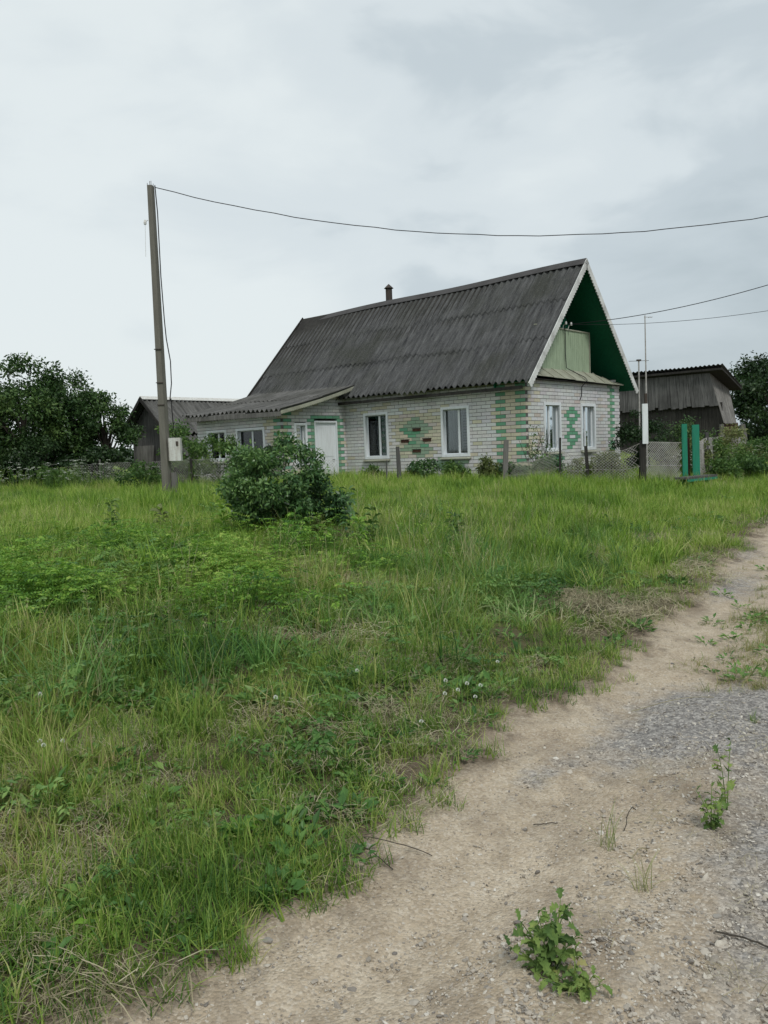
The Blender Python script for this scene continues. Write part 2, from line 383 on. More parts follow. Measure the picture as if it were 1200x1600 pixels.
# ------------------------------------------------------------------ scatter (uncountable ground cover and gravel)
def leaf_quads(base, dirs, nrm, ln, wd, bend=.15):
    """rhombic leaves: base (n,3), unit dirs, approx normals, length, width"""
    side = np.cross(dirs, nrm); side /= np.linalg.norm(side, axis=1, keepdims=True) + 1e-9
    up = np.cross(side, dirs)
    a = base; t = base + dirs * ln[:, None] - up * (ln * bend)[:, None]; m = base + dirs * (ln * .45)[:, None] + up * (ln * .06)[:, None]
    l = m + side * (wd / 2)[:, None]; r = m - side * (wd / 2)[:, None]
    V = np.stack([a, r, t, l], 1).reshape(-1, 3)
    Fq = np.arange(len(V)).reshape(-1, 4)
    return V, Fq
def blades(rng, n, h0, h1, spread, wd, lean=(.1, .6), segs=3, curl=1.6):
    Vs = []; Fs = []; off = 0
    for i in range(n):
        a = rng.uniform(0, 2 * PI); r = spread * math.sqrt(rng.uniform()); bx, by = r * math.cos(a), r * math.sin(a)
        h = rng.uniform(h0, h1); yaw = rng.uniform(0, 2 * PI); ln = rng.uniform(*lean); wdt = wd * rng.uniform(.7, 1.2)
        dx, dy = math.cos(yaw), math.sin(yaw); tw = yaw + PI / 2 + rng.uniform(-.6, .6); sx, sy = math.cos(tw), math.sin(tw)
        x = z = 0.0; th = ln * .35; step = h / segs; rows = []
        for k in range(segs + 1):
            wk = wdt * (1 - (k / segs) ** 1.6) / 2 + wdt * .06
            cx, cy = bx + dx * x, by + dy * x
            if k == segs: rows.append([(cx, cy, z)])
            else: rows.append([(cx - sx * wk, cy - sy * wk, z), (cx + sx * wk, cy + sy * wk, z)])
            th += ln * curl / segs; x += math.sin(th) * step; z += math.cos(th) * step
            if th > 2.4: th = 2.4
        b = off
        for k in range(segs - 1): Fs.append((b + 2 * k, b + 2 * k + 1, b + 2 * k + 3, b + 2 * k + 2))
        k = segs - 1; Fs.append((b + 2 * k, b + 2 * k + 1, b + 2 * k + 2))
        for rw in rows: Vs += rw
        off = b + sum(len(r_) for r_ in rows)
    return Vs, Fs
def pymesh(name, V, Fc, mat, smooth=False):
    me = bpy.data.meshes.new(name); me.from_pydata([tuple(map(float, v)) for v in V], [], [tuple(int(i) for i in f) for f in Fc])
    me.materials.append(mat); me.update()
    o = bpy.data.objects.new(name, me); return o
def mk_grass(name, mat, var, **kw):
    res = []
    for i in range(var):
        rng = np.random.default_rng(hash(name) % 1000 + i if False else (sum(map(ord, name)) + 31 * i))
        V, Fc = blades(rng, **kw); res.append(pymesh(name, V, Fc, mat))
    return res
def mk_stalks(var=3, wd=.003, mat=None, heads=True):
    res = []
    for i in range(var):
        rng = np.random.default_rng(77 + i); mb = MB()
        for k in range(6):
            a = rng.uniform(0, 6.28); r = .09 * rng.uniform(); x, y = r * math.cos(a), r * math.sin(a); h = rng.uniform(.32, .62)
            lx, ly = rng.normal(0, .10, 2); pts = [(x, y, 0), (x + lx * .3, y + ly * .3, h * .5), (x + lx, y + ly, h)]
            mb.tube(pts, [wd, wd * .8, wd * .6], 3, cap=False)
            if heads:
                tip = Vector(pts[2])
                for j in range(9):
                    b = tip + Vector((lx, ly, .55)) * (.018 * j - .02); dr = Vector((rng.normal(), rng.normal(), .9)).normalized() * .022
                    mb.face([b, b + dr + Vector((.004, 0, 0)), b + dr * 1.2, b + dr - Vector((.004, 0, 0))])
        me = bpy.data.meshes.new('stalk'); me.from_pydata(mb.v, [], mb.f); me.materials.append(mat or G['seed']); res.append(bpy.data.objects.new('stalk', me))
    return res
def mk_fern(var=4, mat=None, hh=(.12, .34), leaf=.034, stems=13, spread=.17, nl=7):
    res = []
    for i in range(var):
        rng = np.random.default_rng(400 + i + int(leaf * 1000)); B = []; Dr = []; N = []; Ln = []; Wd = []; mb = MB()
        for s_ in range(stems):
            a = rng.uniform(0, 6.28); r = spread * math.sqrt(rng.uniform()); x, y = r * math.cos(a) * .5, r * math.sin(a) * .5
            h = rng.uniform(*hh); tx, ty = r * math.cos(a) * 1.5, r * math.sin(a) * 1.5
            top = Vector((tx, ty, h)); mb.tube([(x, y, 0), (x * 1.3, y * 1.3, h * .6), tuple(top)], .002, 3, cap=False)
            az = rng.uniform(0, 6.28); ax = Vector((math.cos(az), math.sin(az), rng.uniform(-.25, .15)))
            sd_ = Vector((-math.sin(az), math.cos(az), 0))
            for j in range(nl):
                p = top + ax * (leaf * .75 * j)
                sz = leaf * (1.3 - .9 * j / nl)
                for sg in ((-1, 1) if j < nl - 1 else (0,)):
                    dr = (ax * .55 + sd_ * sg + Vector((0, 0, rng.uniform(-.25, .1)))).normalized() if sg else ax.normalized()
                    B.append(p); Dr.append(dr); N.append(Vector((rng.normal(0, .5), rng.normal(0, .5), 1)).normalized()); Ln.append(sz * rng.uniform(.85, 1.2)); Wd.append(sz * .5)
        V, Fq = leaf_quads(np.array(B), np.array(Dr), np.array(N), np.array(Ln), np.array(Wd))
        n = len(mb.v); V = list(mb.v) + [tuple(v) for v in V]; Fc = list(mb.f) + [tuple(int(x) + n for x in f) for f in Fq]
        res.append(pymesh('fern', V, Fc, mat or G['fern']))
    return res
def mk_low(var=4):
    """low broad leaves: clover, plantain, dandelion"""
    res = []
    for i in range(var):
        rng = np.random.default_rng(900 + i); n = 26
        a = rng.uniform(0, 6.28, n); r = .085 * np.sqrt(rng.uniform(size=n))
        base = np.stack([r * np.cos(a), r * np.sin(a), rng.uniform(.01, .05, n)], 1)
        el = rng.uniform(.1, .9, n); dr = np.stack([np.cos(a) * np.cos(el), np.sin(a) * np.cos(el), np.sin(el)], 1)
        N = np.stack([-np.cos(a) * np.sin(el), -np.sin(a) * np.sin(el), np.cos(el)], 1) + rng.normal(0, .3, (n, 3))
        ln = rng.uniform(.025, .075, n)
        V, Fq = leaf_quads(base, dr, N, ln, ln * rng.uniform(.35, .7, n)); res.append(pymesh('low', V, Fq, G['broad']))
    return res
def mk_thatch(var=3, n=34, mat=None, flat=True):
    res = []
    for i in range(var):
        rng = np.random.default_rng(1200 + i); V = []; Fc = []
        for k in range(n):
            a = rng.uniform(0, 6.28); r = .11 * math.sqrt(rng.uniform()); c = Vector((r * math.cos(a), r * math.sin(a), rng.uniform(.004, .045)))
            yw = rng.uniform(0, 6.28); el = rng.normal(0, .22) if flat else rng.uniform(.2, 1.2)
            d = Vector((math.cos(yw) * math.cos(el), math.sin(yw) * math.cos(el), math.sin(el))); s_ = Vector((-d.y, d.x, .2)).normalized() * .0012
            l = rng.uniform(.02, .062); b = len(V)
            mid = c + Vector((rng.normal(0, .008), rng.normal(0, .008), .012))
            V += [c - d * l + s_, c - d * l - s_, mid + s_, mid - s_, c + d * l + s_ * .4, c + d * l - s_ * .4]
            Fc += [(b, b + 1, b + 3, b + 2), (b + 2, b + 3, b + 5, b + 4)]
        res.append(pymesh('thatch', V, Fc, mat or G['straw']))
    return res
def mat_pebble():
    t = NT('pebble'); oi = t.n('ShaderNodeObjectInfo'); n = t.noise(90, 2, .5, t.pos())
    c = t.ramp(oi.outputs['Random'], [(.0, (.15, .14, .13)), (.3, (.30, .27, .23)), (.6, (.44, .40, .34)), (.85, (.52, .48, .41)), (1, (.63, .60, .54))])
    return t.bsdf(t.mix(t.ramp(n, [(.4, 0.0), (.7, .35)]), c, (.22, .18, .14)), .85)
M['pebble'] = mat_pebble()
def mk_pebbles(var=6):
    import bmesh
    res = []
    for i in range(var):
        rng = np.random.default_rng(50 + i); bm = bmesh.new(); bmesh.ops.create_icosphere(bm, subdivisions=1, radius=1)
        sc = (rng.uniform(.75, 1.25), rng.uniform(.6, 1), rng.uniform(.35, .7))
        for v in bm.verts:
            k = 1 + rng.normal(0, .16); v.co = Vector((v.co.x * sc[0] * k, v.co.y * sc[1] * k, v.co.z * sc[2] * k))
        me = bpy.data.meshes.new('pebble'); bm.to_mesh(me); bm.free(); me.materials.append(M['pebble']); res.append(bpy.data.objects.new('pebble', me))
    return res

def scatter(name, srcs, P, scl, label, cat, tilt=.12, zoff=-.01, yaw=None):
    """one 'stuff' object: P (n,2) ground positions, instances picked from srcs"""
    n = len(P); z = height(P[:, 0], P[:, 1]) + zoff
    V = np.stack([P[:, 0], P[:, 1], z], 1)
    me = bpy.data.meshes.new(name); me.vertices.add(n); me.vertices.foreach_set('co', V.astype(np.float32).ravel())
    rot = np.stack([RNG.normal(0, tilt, n), RNG.normal(0, tilt, n), RNG.uniform(0, 2 * PI, n)], 1)
    at = me.attributes.new('rot', 'FLOAT_VECTOR', 'POINT'); at.data.foreach_set('vector', rot.astype(np.float32).ravel())
    at = me.attributes.new('scl', 'FLOAT', 'POINT'); at.data.foreach_set('value', np.broadcast_to(scl, n).astype(np.float32))
    at = me.attributes.new('idx', 'INT', 'POINT'); at.data.foreach_set('value', RNG.integers(0, len(srcs), n).astype(np.int32))
    me.update()
    c = bpy.data.collections.new(name + '_sources')
    for s_ in srcs: c.objects.link(s_)
    ng = bpy.data.node_groups.new(name, 'GeometryNodeTree')
    ng.interface.new_socket('Geometry', in_out='INPUT', socket_type='NodeSocketGeometry'); ng.interface.new_socket('Geometry', in_out='OUTPUT', socket_type='NodeSocketGeometry')
    N = ng.nodes; gi = N.new('NodeGroupInput'); go = N.new('NodeGroupOutput'); ip = N.new('GeometryNodeInstanceOnPoints')
    ci = N.new('GeometryNodeCollectionInfo'); ci.inputs['Collection'].default_value = c; ci.inputs['Separate Children'].default_value = True; ci.inputs['Reset Children'].default_value = True
    def attr(nm, ty):
        a = N.new('GeometryNodeInputNamedAttribute'); a.data_type = ty; a.inputs['Name'].default_value = nm
        return a.outputs['Attribute']
    Lk = ng.links.new
    Lk(gi.outputs[0], ip.inputs['Points']); Lk(ci.outputs[0], ip.inputs['Instance']); ip.inputs['Pick Instance'].default_value = True
    Lk(attr('idx', 'INT'), ip.inputs['Instance Index'])
    er = N.new('FunctionNodeEulerToRotation'); Lk(attr('rot', 'FLOAT_VECTOR'), er.inputs[0]); Lk(er.outputs[0], ip.inputs['Rotation'])
    Lk(attr('scl', 'FLOAT'), ip.inputs['Scale']); Lk(ip.outputs[0], go.inputs[0])
    o = bpy.data.objects.new(name, me); COL.objects.link(o); md = o.modifiers.new('scatter', 'NODES'); md.node_group = ng
    return tag(o, label, cat, kind='stuff')

def wedge(y0, y1, dens, pad=1.4, k=.52):
    wmax = k * y1 + pad; n = int((y1 - y0) * 2 * wmax * dens)
    x = RNG.uniform(-wmax, wmax, n); y = RNG.uniform(y0, y1, n); ok = np.abs(x) < k * y + pad
    return np.stack([x[ok], y[ok]], 1)
def bands(bs):
    P = []; B = []
    for i, (a, b, dn) in enumerate(bs): p = wedge(a, b, dn); P.append(p); B.append(np.full(len(p), i))
    return np.concatenate(P), np.concatenate(B)
def field(x, y, s, seed=0):
    """smooth 0..1 patchiness"""
    r = np.random.default_rng(seed); v = np.zeros_like(x)
    for k in range(6):
        a = r.uniform(0, 6.28); f = s * r.uniform(.6, 1.9); v += np.sin((x * math.cos(a) + y * math.sin(a)) * f + r.uniform(0, 6.28))
    return np.clip(.5 + v / 6.5, 0, 1)
A_ = .8411; KX, KY = 3.84, 22.0
def house_st(x, y):
    dx, dy = x - KX, y - KY
    return -dx * math.sin(A_) + dy * math.cos(A_), dx * math.cos(A_) + dy * math.sin(A_)
def outdoors(P):
    s, t = house_st(P[:, 0], P[:, 1])
    inside = ((s > -.03) & (s < 11.4) & (t > -.05) & (t < 5.6)) | ((s > 6.6) & (s < 10.9) & (t > -2.8) & (t < .1))
    return ~inside
def zones(x, y):
    tall = bump2(x, y, .95, 8.8, 1.2, 2.2, .15) + .75 * bump2(x, y, -2.1, 5.4, 1.4, .55, .1) + .7 * bump2(x, y, 2.0, 12.6, 2.4, 2.3) + .4 * bump2(x, y, .1, 6.6, .6, .6)
    fern = bump2(x, y, -2.5, 9.0, 1.9, 2.3) + bump2(x, y, -5.2, 9.6, 2.0, 2.0) + .5 * bump2(x, y, -2.6, 7.0, 1.1, .7)
    bare = bump2(x, y, -.9, 7.0, .22, .22) + bump2(x, y, 1.75, 7.6, .28, .42) + .8 * bump2(x, y, 3.9, 12.2, .45, 1.3, -.5) + .7 * bump2(x, y, -.3, 11.2, .8, .5) + .7 * bump2(x, y, -.8, 4.1, .55, .5) + .8 * bump2(x, y, -2.0, 5.6, .25, .3) + .8 * bump2(x, y, .35, 9.6, .3, .4) + .7 * bump2(x, y, -1.0, 10.6, .5, .35) + .6 * bump2(x, y, 2.5, 10.2, .3, .5) + .9 * bump2(x, y, -1.4, 3.05, .35, .22)
    return np.clip(tall, 0, 1), np.clip(fern, 0, 1), np.clip(bare, 0, 1)
def keep(P, prob): return P[RNG.uniform(size=len(P)) < prob]

# sources
s_short = mk_grass('short', G['grass'], 4, n=30, h0=.05, h1=.15, spread=.07, wd=.0045, lean=(.1, 1.0))
s_mid = mk_grass('mid', G['grass'], 4, n=30, h0=.12, h1=.30, spread=.085, wd=.0058, lean=(.1, .9))
s_tall = mk_grass('tall', G['tall'], 4, n=28, h0=.20, h1=.52, spread=.10, wd=.0085, lean=(.25, 1.35), segs=5)
s_far = mk_grass('far', G['field'], 4, n=34, h0=.16, h1=.42, spread=.16, wd=.011, lean=(.1, .8))
s_vfar = mk_grass('vfar', G['field'], 3, n=46, h0=.2, h1=.5, spread=.45, wd=.03, lean=(.1, .8))

def grow(bs, fn):
    P, B = bands(bs); x, y = P[:, 0], P[:, 1]; d = edge_d(x, y)
    tall, fern, bare = zones(x, y); pr, sc = fn(x, y, d, tall, fern, bare)
    on_lane = (d < -.03) & (d > -4.0)
    pr = np.where(on_lane, 0, pr); k = (RNG.uniform(size=len(P)) < pr) & outdoors(P)
    return P[k], np.broadcast_to(sc, len(P))[k] * RNG.uniform(.75, 1.25, k.sum())
def f_short(x, y, d, tall, fern, bare):
    e = sm((d + .12) / .28); dd = np.where(d < -3, 1, e * (.55 + .45 * np.where(d < .3, field(x, y, 6, 4) > .42, 1)))
    patch = field(x, y, 2.6, 3)
    return dd * (1 - .75 * bare) * (.35 + .65 * patch) * np.where(y < 12, 1, .6), .6 + .4 * e
P, s_ = grow([(1.2, 3, 420), (3, 6, 200), (6, 12, 70), (12, 18, 20)], f_short)
scatter('short_grass', s_short, P, s_, 'short patchy grass along the lane edge', 'grass')
def f_mid(x, y, d, tall, fern, bare):
    patch = field(x, y, 2.0, 5)
    return sm((d - .25) / 1.6) * (1 - bare) * (1 - .35 * fern) * np.clip(.15 + 1.1 * patch, 0, 1), .50 + .35 * sm(d / 2.5) + .25 * tall + .45 * field(x, y, 5.5, 7) ** 2
P, s_ = grow([(1.4, 3, 130), (3, 6, 120), (6, 12, 75), (12, 18, 45)], f_mid)
scatter('meadow_grass', s_mid, P, s_, 'uneven green meadow grass on the bank', 'grass')
def f_tall(x, y, d, tall, fern, bare):
    return sm((d - .5) / 1.2) * (1 - bare) * np.clip(tall * 1.25 + .06, 0, 1) * np.clip(1.9 * field(x, y, 3.4, 9) - .3, .12, 1), .55 + .2 * tall + .5 * field(x, y, 4.2, 11) ** 2
P, s_ = grow([(2.5, 6, 75), (6, 12, 55), (12, 18, 26)], f_tall)
scatter('tall_grass', s_tall, P, s_, 'tall arching dark green grass in the middle of the bank', 'grass', tilt=.22)
def f_far(x, y, d, tall, fern, bare):
    e = np.where(d < -3.3, 1, sm((d - .1) / 1.0))
    return e * (1 - .85 * bare) * sm((y - 7.5) / 5) * (1 - .5 * tall * (y < 12)), .55 + .45 * field(x, y, .9, 21) * sm(d / 4) + .45 * field(x, y, 4.5, 23) ** 2 + .12 * sm((y - 14) / 6)
P, s_ = grow([(8, 14, 55), (14, 22, 48), (22, 34, 26)], f_far)
scatter('field_grass', s_far, P, s_, 'yellow green grass stretching back to the house and fence', 'grass')
def f_vfar(x, y, d, tall, fern, bare): return np.where(d < -3.3, 1, sm(d / 1.0)), 1.0
P, s_ = grow([(32, 60, 4.5), (60, 110, 1.4)], f_vfar)
scatter('distant_grass', s_vfar, P, s_, 'far grass beyond the fence and along the lane', 'grass')
def f_stalk(x, y, d, tall, fern, bare): return sm((d - .8) / 1.5) * (.07 + .28 * tall) * (1 - .7 * fern), .85 + .15 * tall
P, s_ = grow([(3, 7, 14), (7, 13, 12), (13, 24, 7)], f_stalk)
scatter('seed_stalks', mk_stalks(), P, s_ * .9, 'thin grass stalks with pale seed heads', 'grass', tilt=.15)
def f_fern(x, y, d, tall, fern, bare): return sm((d - .6) / 1) * np.clip(fern * 1.4 - .1 + .05, 0, 1) * np.clip(2.6 * field(x, y, 3.6, 31) - .75, .05, 1), .45 + .75 * field(x, y, 3.4, 33)
P, s_ = grow([(4.5, 8, 52), (8, 15, 42), (15, 21, 6)], f_fern)
scatter('feathery_weeds', mk_fern(), P, s_, 'bright feathery weeds spreading over the left of the bank', 'weeds', tilt=.18)
def f_dark(x, y, d, tall, fern, bare): return sm((d - .3) / 1) * np.clip(field(x, y, 2.4, 41) - .32 + .25 * fern, 0, 1) * 1.3, .5 + .5 * field(x, y, 1.6, 43)
P, s_ = grow([(1.6, 4, 28), (4, 8, 30), (8, 16, 20), (16, 24, 4)], f_dark)
scatter('nettle_weeds', mk_fern(3, G['broad'], (.08, .26), .045, 8, .12, 3), P, s_, 'darker broad leaved weeds among the grass', 'weeds', tilt=.2)
def f_low(x, y, d, tall, fern, bare): return np.where(d < -3, .5, sm((d + .02) / .5)) * np.clip(field(x, y, 3.5, 51) * 1.4 - .25, 0, 1), .55 + .6 * field(x, y, 4, 53)
P, s_ = grow([(1.2, 3, 100), (3, 6, 70), (6, 10, 24)], f_low)
scatter('clover_leaves', mk_low(), P, s_, 'low clover and plantain leaves by the lane', 'ground cover', zoff=0)
def f_dry(x, y, d, tall, fern, bare): return np.where(d < -3, .4, np.clip(.9 * bare + .38 * np.exp(-((d - .30) / .35) ** 2) + 1.0 * np.clip(field(x, y, 1.8, 61) - .38, 0, 1) * 2, 0, 1)), .7 + .5 * field(x, y, 3, 63)
P, s_ = grow([(1.2, 3, 90), (3, 6, 70), (6, 12, 45), (12, 17, 20)], f_dry)
scatter('dry_grass', mk_thatch(), P, s_ * np.where(P[:, 1] > 6, 1.5, 1.0), 'matted straw coloured dead grass on the ground', 'dead grass', zoff=.005)
def f_hay(x, y, d, tall, fern, bare): return np.clip(bare - .35, 0, 1) * 1.5, .9
P, s_ = grow([(5, 16, 95)], f_hay)
scatter('hay_clumps', mk_thatch(2, 40, G['straw'], False), P, s_ * 1.6, 'bleached clumps of cut hay lying on the bank', 'hay', zoff=.03)

# plants on the strip between the wheel tracks
def strip(bs, fn):
    P, B = bands(bs); x, y = P[:, 0], P[:, 1]; r = -edge_d(x, y)
    pr = fn(x, y, r); k = RNG.uniform(size=len(P)) < pr
    return P[k]
def st1(x, y, r): return np.exp(-((r - .98) / .36) ** 2) * sm((y - 4.75) / .45) * np.clip(field(x, y, 3, 71) * 2.4 - .25, .15, 1)
P = strip([(4, 8, 330), (8, 16, 150), (16, 40, 20)], st1)
scatter('strip_grass', mk_grass('strip', G['seed_green'], 4, n=26, h0=.03, h1=.13, spread=.07, wd=.004, lean=(.2, 1.3)), P, RNG.uniform(.6, 1.1, len(P)), 'thin grass between the two wheel tracks', 'grass')
P = strip([(4, 8, 40), (8, 16, 25)], st1)
scatter('strip_weeds', mk_low(3), P, RNG.uniform(.5, 1.0, len(P)), 'low weeds between the two wheel tracks', 'ground cover', zoff=0)
P = strip([(1.4, 5, 26), (5, 12, 30)], lambda x, y, r: np.exp(-((r - 1.2) / .6) ** 2) * .6)
scatter('track_straw', mk_thatch(2, 12), P, RNG.uniform(.5, .9, len(P)), 'loose dry straw lying on the gravel', 'straw', zoff=.012)
# gravel
def gr(x, y, r):
    g = (bump2(x, y, 1.75, 4.5, .45, .75, -.5) + bump2(x, y, 1.45, 3.0, .35, .9, -.55) * .8 + bump2(x, y, 1.0, 2.2, .45, .7, -.5) * 1.2)
    return np.where((r > -.15) & (r < 3.2), np.clip(.16 + g + .7 * sm((r - .42) / .6) * (y < 4.4), 0, 1) * sm((r + .15) / .4), 0)
P = strip([(1.3, 2.6, 5200), (2.6, 4.2, 2400), (4.2, 7, 700), (7, 12, 120)], gr)
sc = np.clip(RNG.lognormal(math.log(.0048), .45, len(P)), .0025, .017)
scatter('gravel', mk_pebbles(), P, sc, 'loose pale gravel and pebbles on the lane', 'gravel', tilt=.4, zoff=.004)

P = strip([(1.3, 2.6, 5200), (2.6, 4.2, 1800), (4.2, 6, 300)], lambda x, y, r: np.where((r > -.05) & (r < 3), .5 + .5 * field(x, y, 3, 91), 0))
scatter('grit', mk_pebbles(3), P, np.clip(RNG.lognormal(math.log(.0026), .3, len(P)), .0015, .005), 'fine grit spread over the sandy track', 'grit', tilt=.4, zoff=.003)

# ------------------------------------------------------------------ brick walls
WH = (.63, .632, .622); CR = (.58, .545, .41); PK = (.57, .515, .465); GN = (.13, .34, .21); GP = (.27, .38, .27); BR = (.085, .04, .025)
def jit(c, a=.065):
    k = 1 + random.uniform(-a, a); return tuple(min(1, x * k * (1 + random.uniform(-.03, .03))) for x in c)
def walls(P, u0, u1, z0, rows, holes, colour, BL=.315, BH=.1, gap=.0135, depth=.12, top=None):
    """P(u, n, z): n = outwards. bricks with a recessed mortar sheet."""
    b = MB(); m = MB()
    for r in range(rows):
        za, zb = z0 + r * BH + gap / 2, z0 + (r + 1) * BH - gap / 2
        iv = [(u0, u1)]
        for (h0, h1, hz0, hz1) in holes:
            if zb > hz0 + .01 and za < hz1 - .01:
                nv = []
                for a, c in iv:
                    if h1 <= a or h0 >= c: nv.append((a, c)); continue
                    if h0 > a: nv.append((a, h0))
                    if h1 < c: nv.append((h1, c))
                iv = nv
        for a, c in iv:
            ma, mc = a, c
            if top:
                us_ok = [a + (c - a) * q / 60 for q in range(61) if top(a + (c - a) * q / 60) > za + BH * .5]
                if not us_ok: continue
                ma, mc = us_ok[0], us_ok[-1]
                if mc - ma < .05: continue
            m.box((ma + .004, -depth + .01, za - gap / 2 - .0005), (mc - .004, -.009, zb + gap / 2 + .0005), P=P)
            k0 = math.floor((a - u0 - (BL / 2 if r % 2 else 0)) / BL)
            u = u0 + (BL / 2 if r % 2 else 0) + k0 * BL
            while u < c:
                x0, x1 = max(a, u + gap / 2), min(c, u + BL - gap / 2)
                if x1 - x0 > .03:
                    pz = random.uniform(-.003, .003)
                    if top: 
                        tz = top((x0 + x1) / 2)
                        if za > tz: u += BL; continue
                    b.box((x0, -depth, za), (x1, pz, zb), jit(colour(r, (x0 + x1) / 2, (za + zb) / 2)), P)
                u += BL
    return b, m
def add_wall(parent, *a, **k):
    label = k.pop('label', None)
    b, m = walls(*a, **k); o = b.build('wall', M['brick'], parent); m.build('mortar', M['mortar'], o)
    return o

Z0 = .32
house = empty('brick_house', (KX, KY, 0), A_ - PI / 2, 'single storey white brick house with steep grey corrugated roof and green gable', 'house')
def H(s, t, z): return (-s, t, z)
W, OV, GO = 5.51, .38, .38
SL = (6.69 - 3.20) / (W / 2 + OV)
def roof_z(t, s=0): 
    tt = t if t <= W / 2 else W - t
    r = (tt + OV) / (W / 2 + OV)
    return 3.20 + SL * (tt + OV) - r * .0125 * max(s, 0) * 1.0 + .035 * math.sin(s * .9 + 1) * r * .6
# long wall
def c_long(r, u, z):
    row = int(round((z - Z0) / .1 - .5))
    if u < 1.0:
        if row % 2 == 0: return GN if u < .33 else (random.choice([CR, CR, PK]) if u < .66 else GN)
        return random.choice([CR, PK, CR, WH]) if u < .95 else WH
    du, dz1, dz2 = abs(u - 3.76), abs(z - 2.12), abs(z - 1.61)
    if du / .62 + dz1 / .37 < 1: return GP if random.random() < .75 else GN
    if du / .58 + dz2 / .33 < 1: return GP if random.random() < .8 else GN
    if abs(u - 2.55) / .6 + abs(z - 1.15) / .25 < 1: return GP
    if du < .72 and 1.35 < z < 2.62: return random.choice([CR, CR, CR, CR, PK, (.50, .50, .36)])
    if du < .88 and 1.45 < z < 2.7: return random.choice([CR, CR, CR, WH])
    return WH if random.random() < .93 else CR
win_long = [(4.879, 5.825, 1.351, 2.712), (1.86, 2.794, 1.351, 2.712)]
add_wall(house, lambda u, n, z: H(u, -n, z), 0, 11.0, Z0, 32, win_long, c_long)
def c_gab(r, u, z):
    row = int(round((z - Z0) / .1 - .5))
    if u < .6: return random.choice([PK, CR, CR, WH]) if row % 2 == 0 or u < .35 else WH
    if .6 <= u < .78 and row % 2 == 0: return GP
    if 4.72 < u < 5.05: return GN if row % 2 == 0 else GP
    du = abs(u - 2.42)
    for zc in (2.33, 1.75):
        if du < .12 and abs(z - zc) < .05: return WH
        if du / .46 + abs(z - zc) / .31 < 1: return GN
        if du < .14 and abs(z - zc) < .28: return GN
    if abs(u - 1.42) / .5 + abs(z - 1.17) / .3 < 1: return GN
    return WH if random.random() < .95 else PK
for u_, z_ in ((3.74, 2.14), (4.20, 1.82), (3.36, 1.83), (3.76, 1.52)):
    q_ = MB(); q_.box((u_ - .15, -.05, z_ - .042), (u_ + .15, .018, z_ + .042), P=lambda u, n, z: H(u, -n, z)); q2 = q_.build('relief_brick', M['rust'], house)
    q_ = MB(); q_.box((u_ - .17, .0, z_ + .044), (u_ + .17, .03, z_ + .060), P=lambda u, n, z: H(u, -n, z)); q_.build('brick_lip', M['iron'], q2)
win_gab = [(.95, 1.55 + .25, 1.40, 2.695), (3.02, 3.85, 1.40, 2.695)]
add_wall(house, lambda u, n, z: H(-n, u, z), .122, W, Z0, 30, win_gab, c_gab)
plain = lambda r, u, z: WH
add_wall(house, lambda u, n, z: H(u, W + n, z), .122, 11.0, Z0, 32, [], plain)
add_wall(house, lambda u, n, z: H(11.0 + n, u, z), .0, W, Z0, 60, [], plain, top=lambda u: roof_z(u) - .50)
# annex walls
def c_side(r, u, z):  # u measured from the annex corner towards the house
    t = -2.73 + u; row = int(round((z - Z0) / .1 - .5))
    if -1.55 < t < -.22 and z < 2.72 and not (-1.42 < t < -.40 and z < 2.6): return GN if (row % 2 == 0 or z > 2.5) else GP
    if u < .35: return GN if row % 2 == 0 else CR
    return WH if random.random() < .8 else CR
add_wall(house, lambda u, n, z: H(6.66 - n, -2.73 + u, z), .122, 2.725, Z0, 31,
         [(1.37, 2.36, .3, 2.56), (.56, 1.02, 1.25, 2.46)], c_side, top=lambda u: 2.75 + u * .26)
def c_front(r, u, z): return GN if u < .3 and r % 2 == 0 else (CR if u < .7 and random.random() < .5 else WH)
win_front = [(.75, 2.05, 1.45, 2.38), (2.6, 3.55, 1.45, 2.38)]
add_wall(house, lambda u, n, z: H(6.66 + u, -2.73 - n, z), 0, 4.1, Z0, 25, win_front, c_front)
add_wall(house, lambda u, n, z: H(10.76 + n, -2.61 + u, z), 0, 2.6, Z0, 25, [], plain)

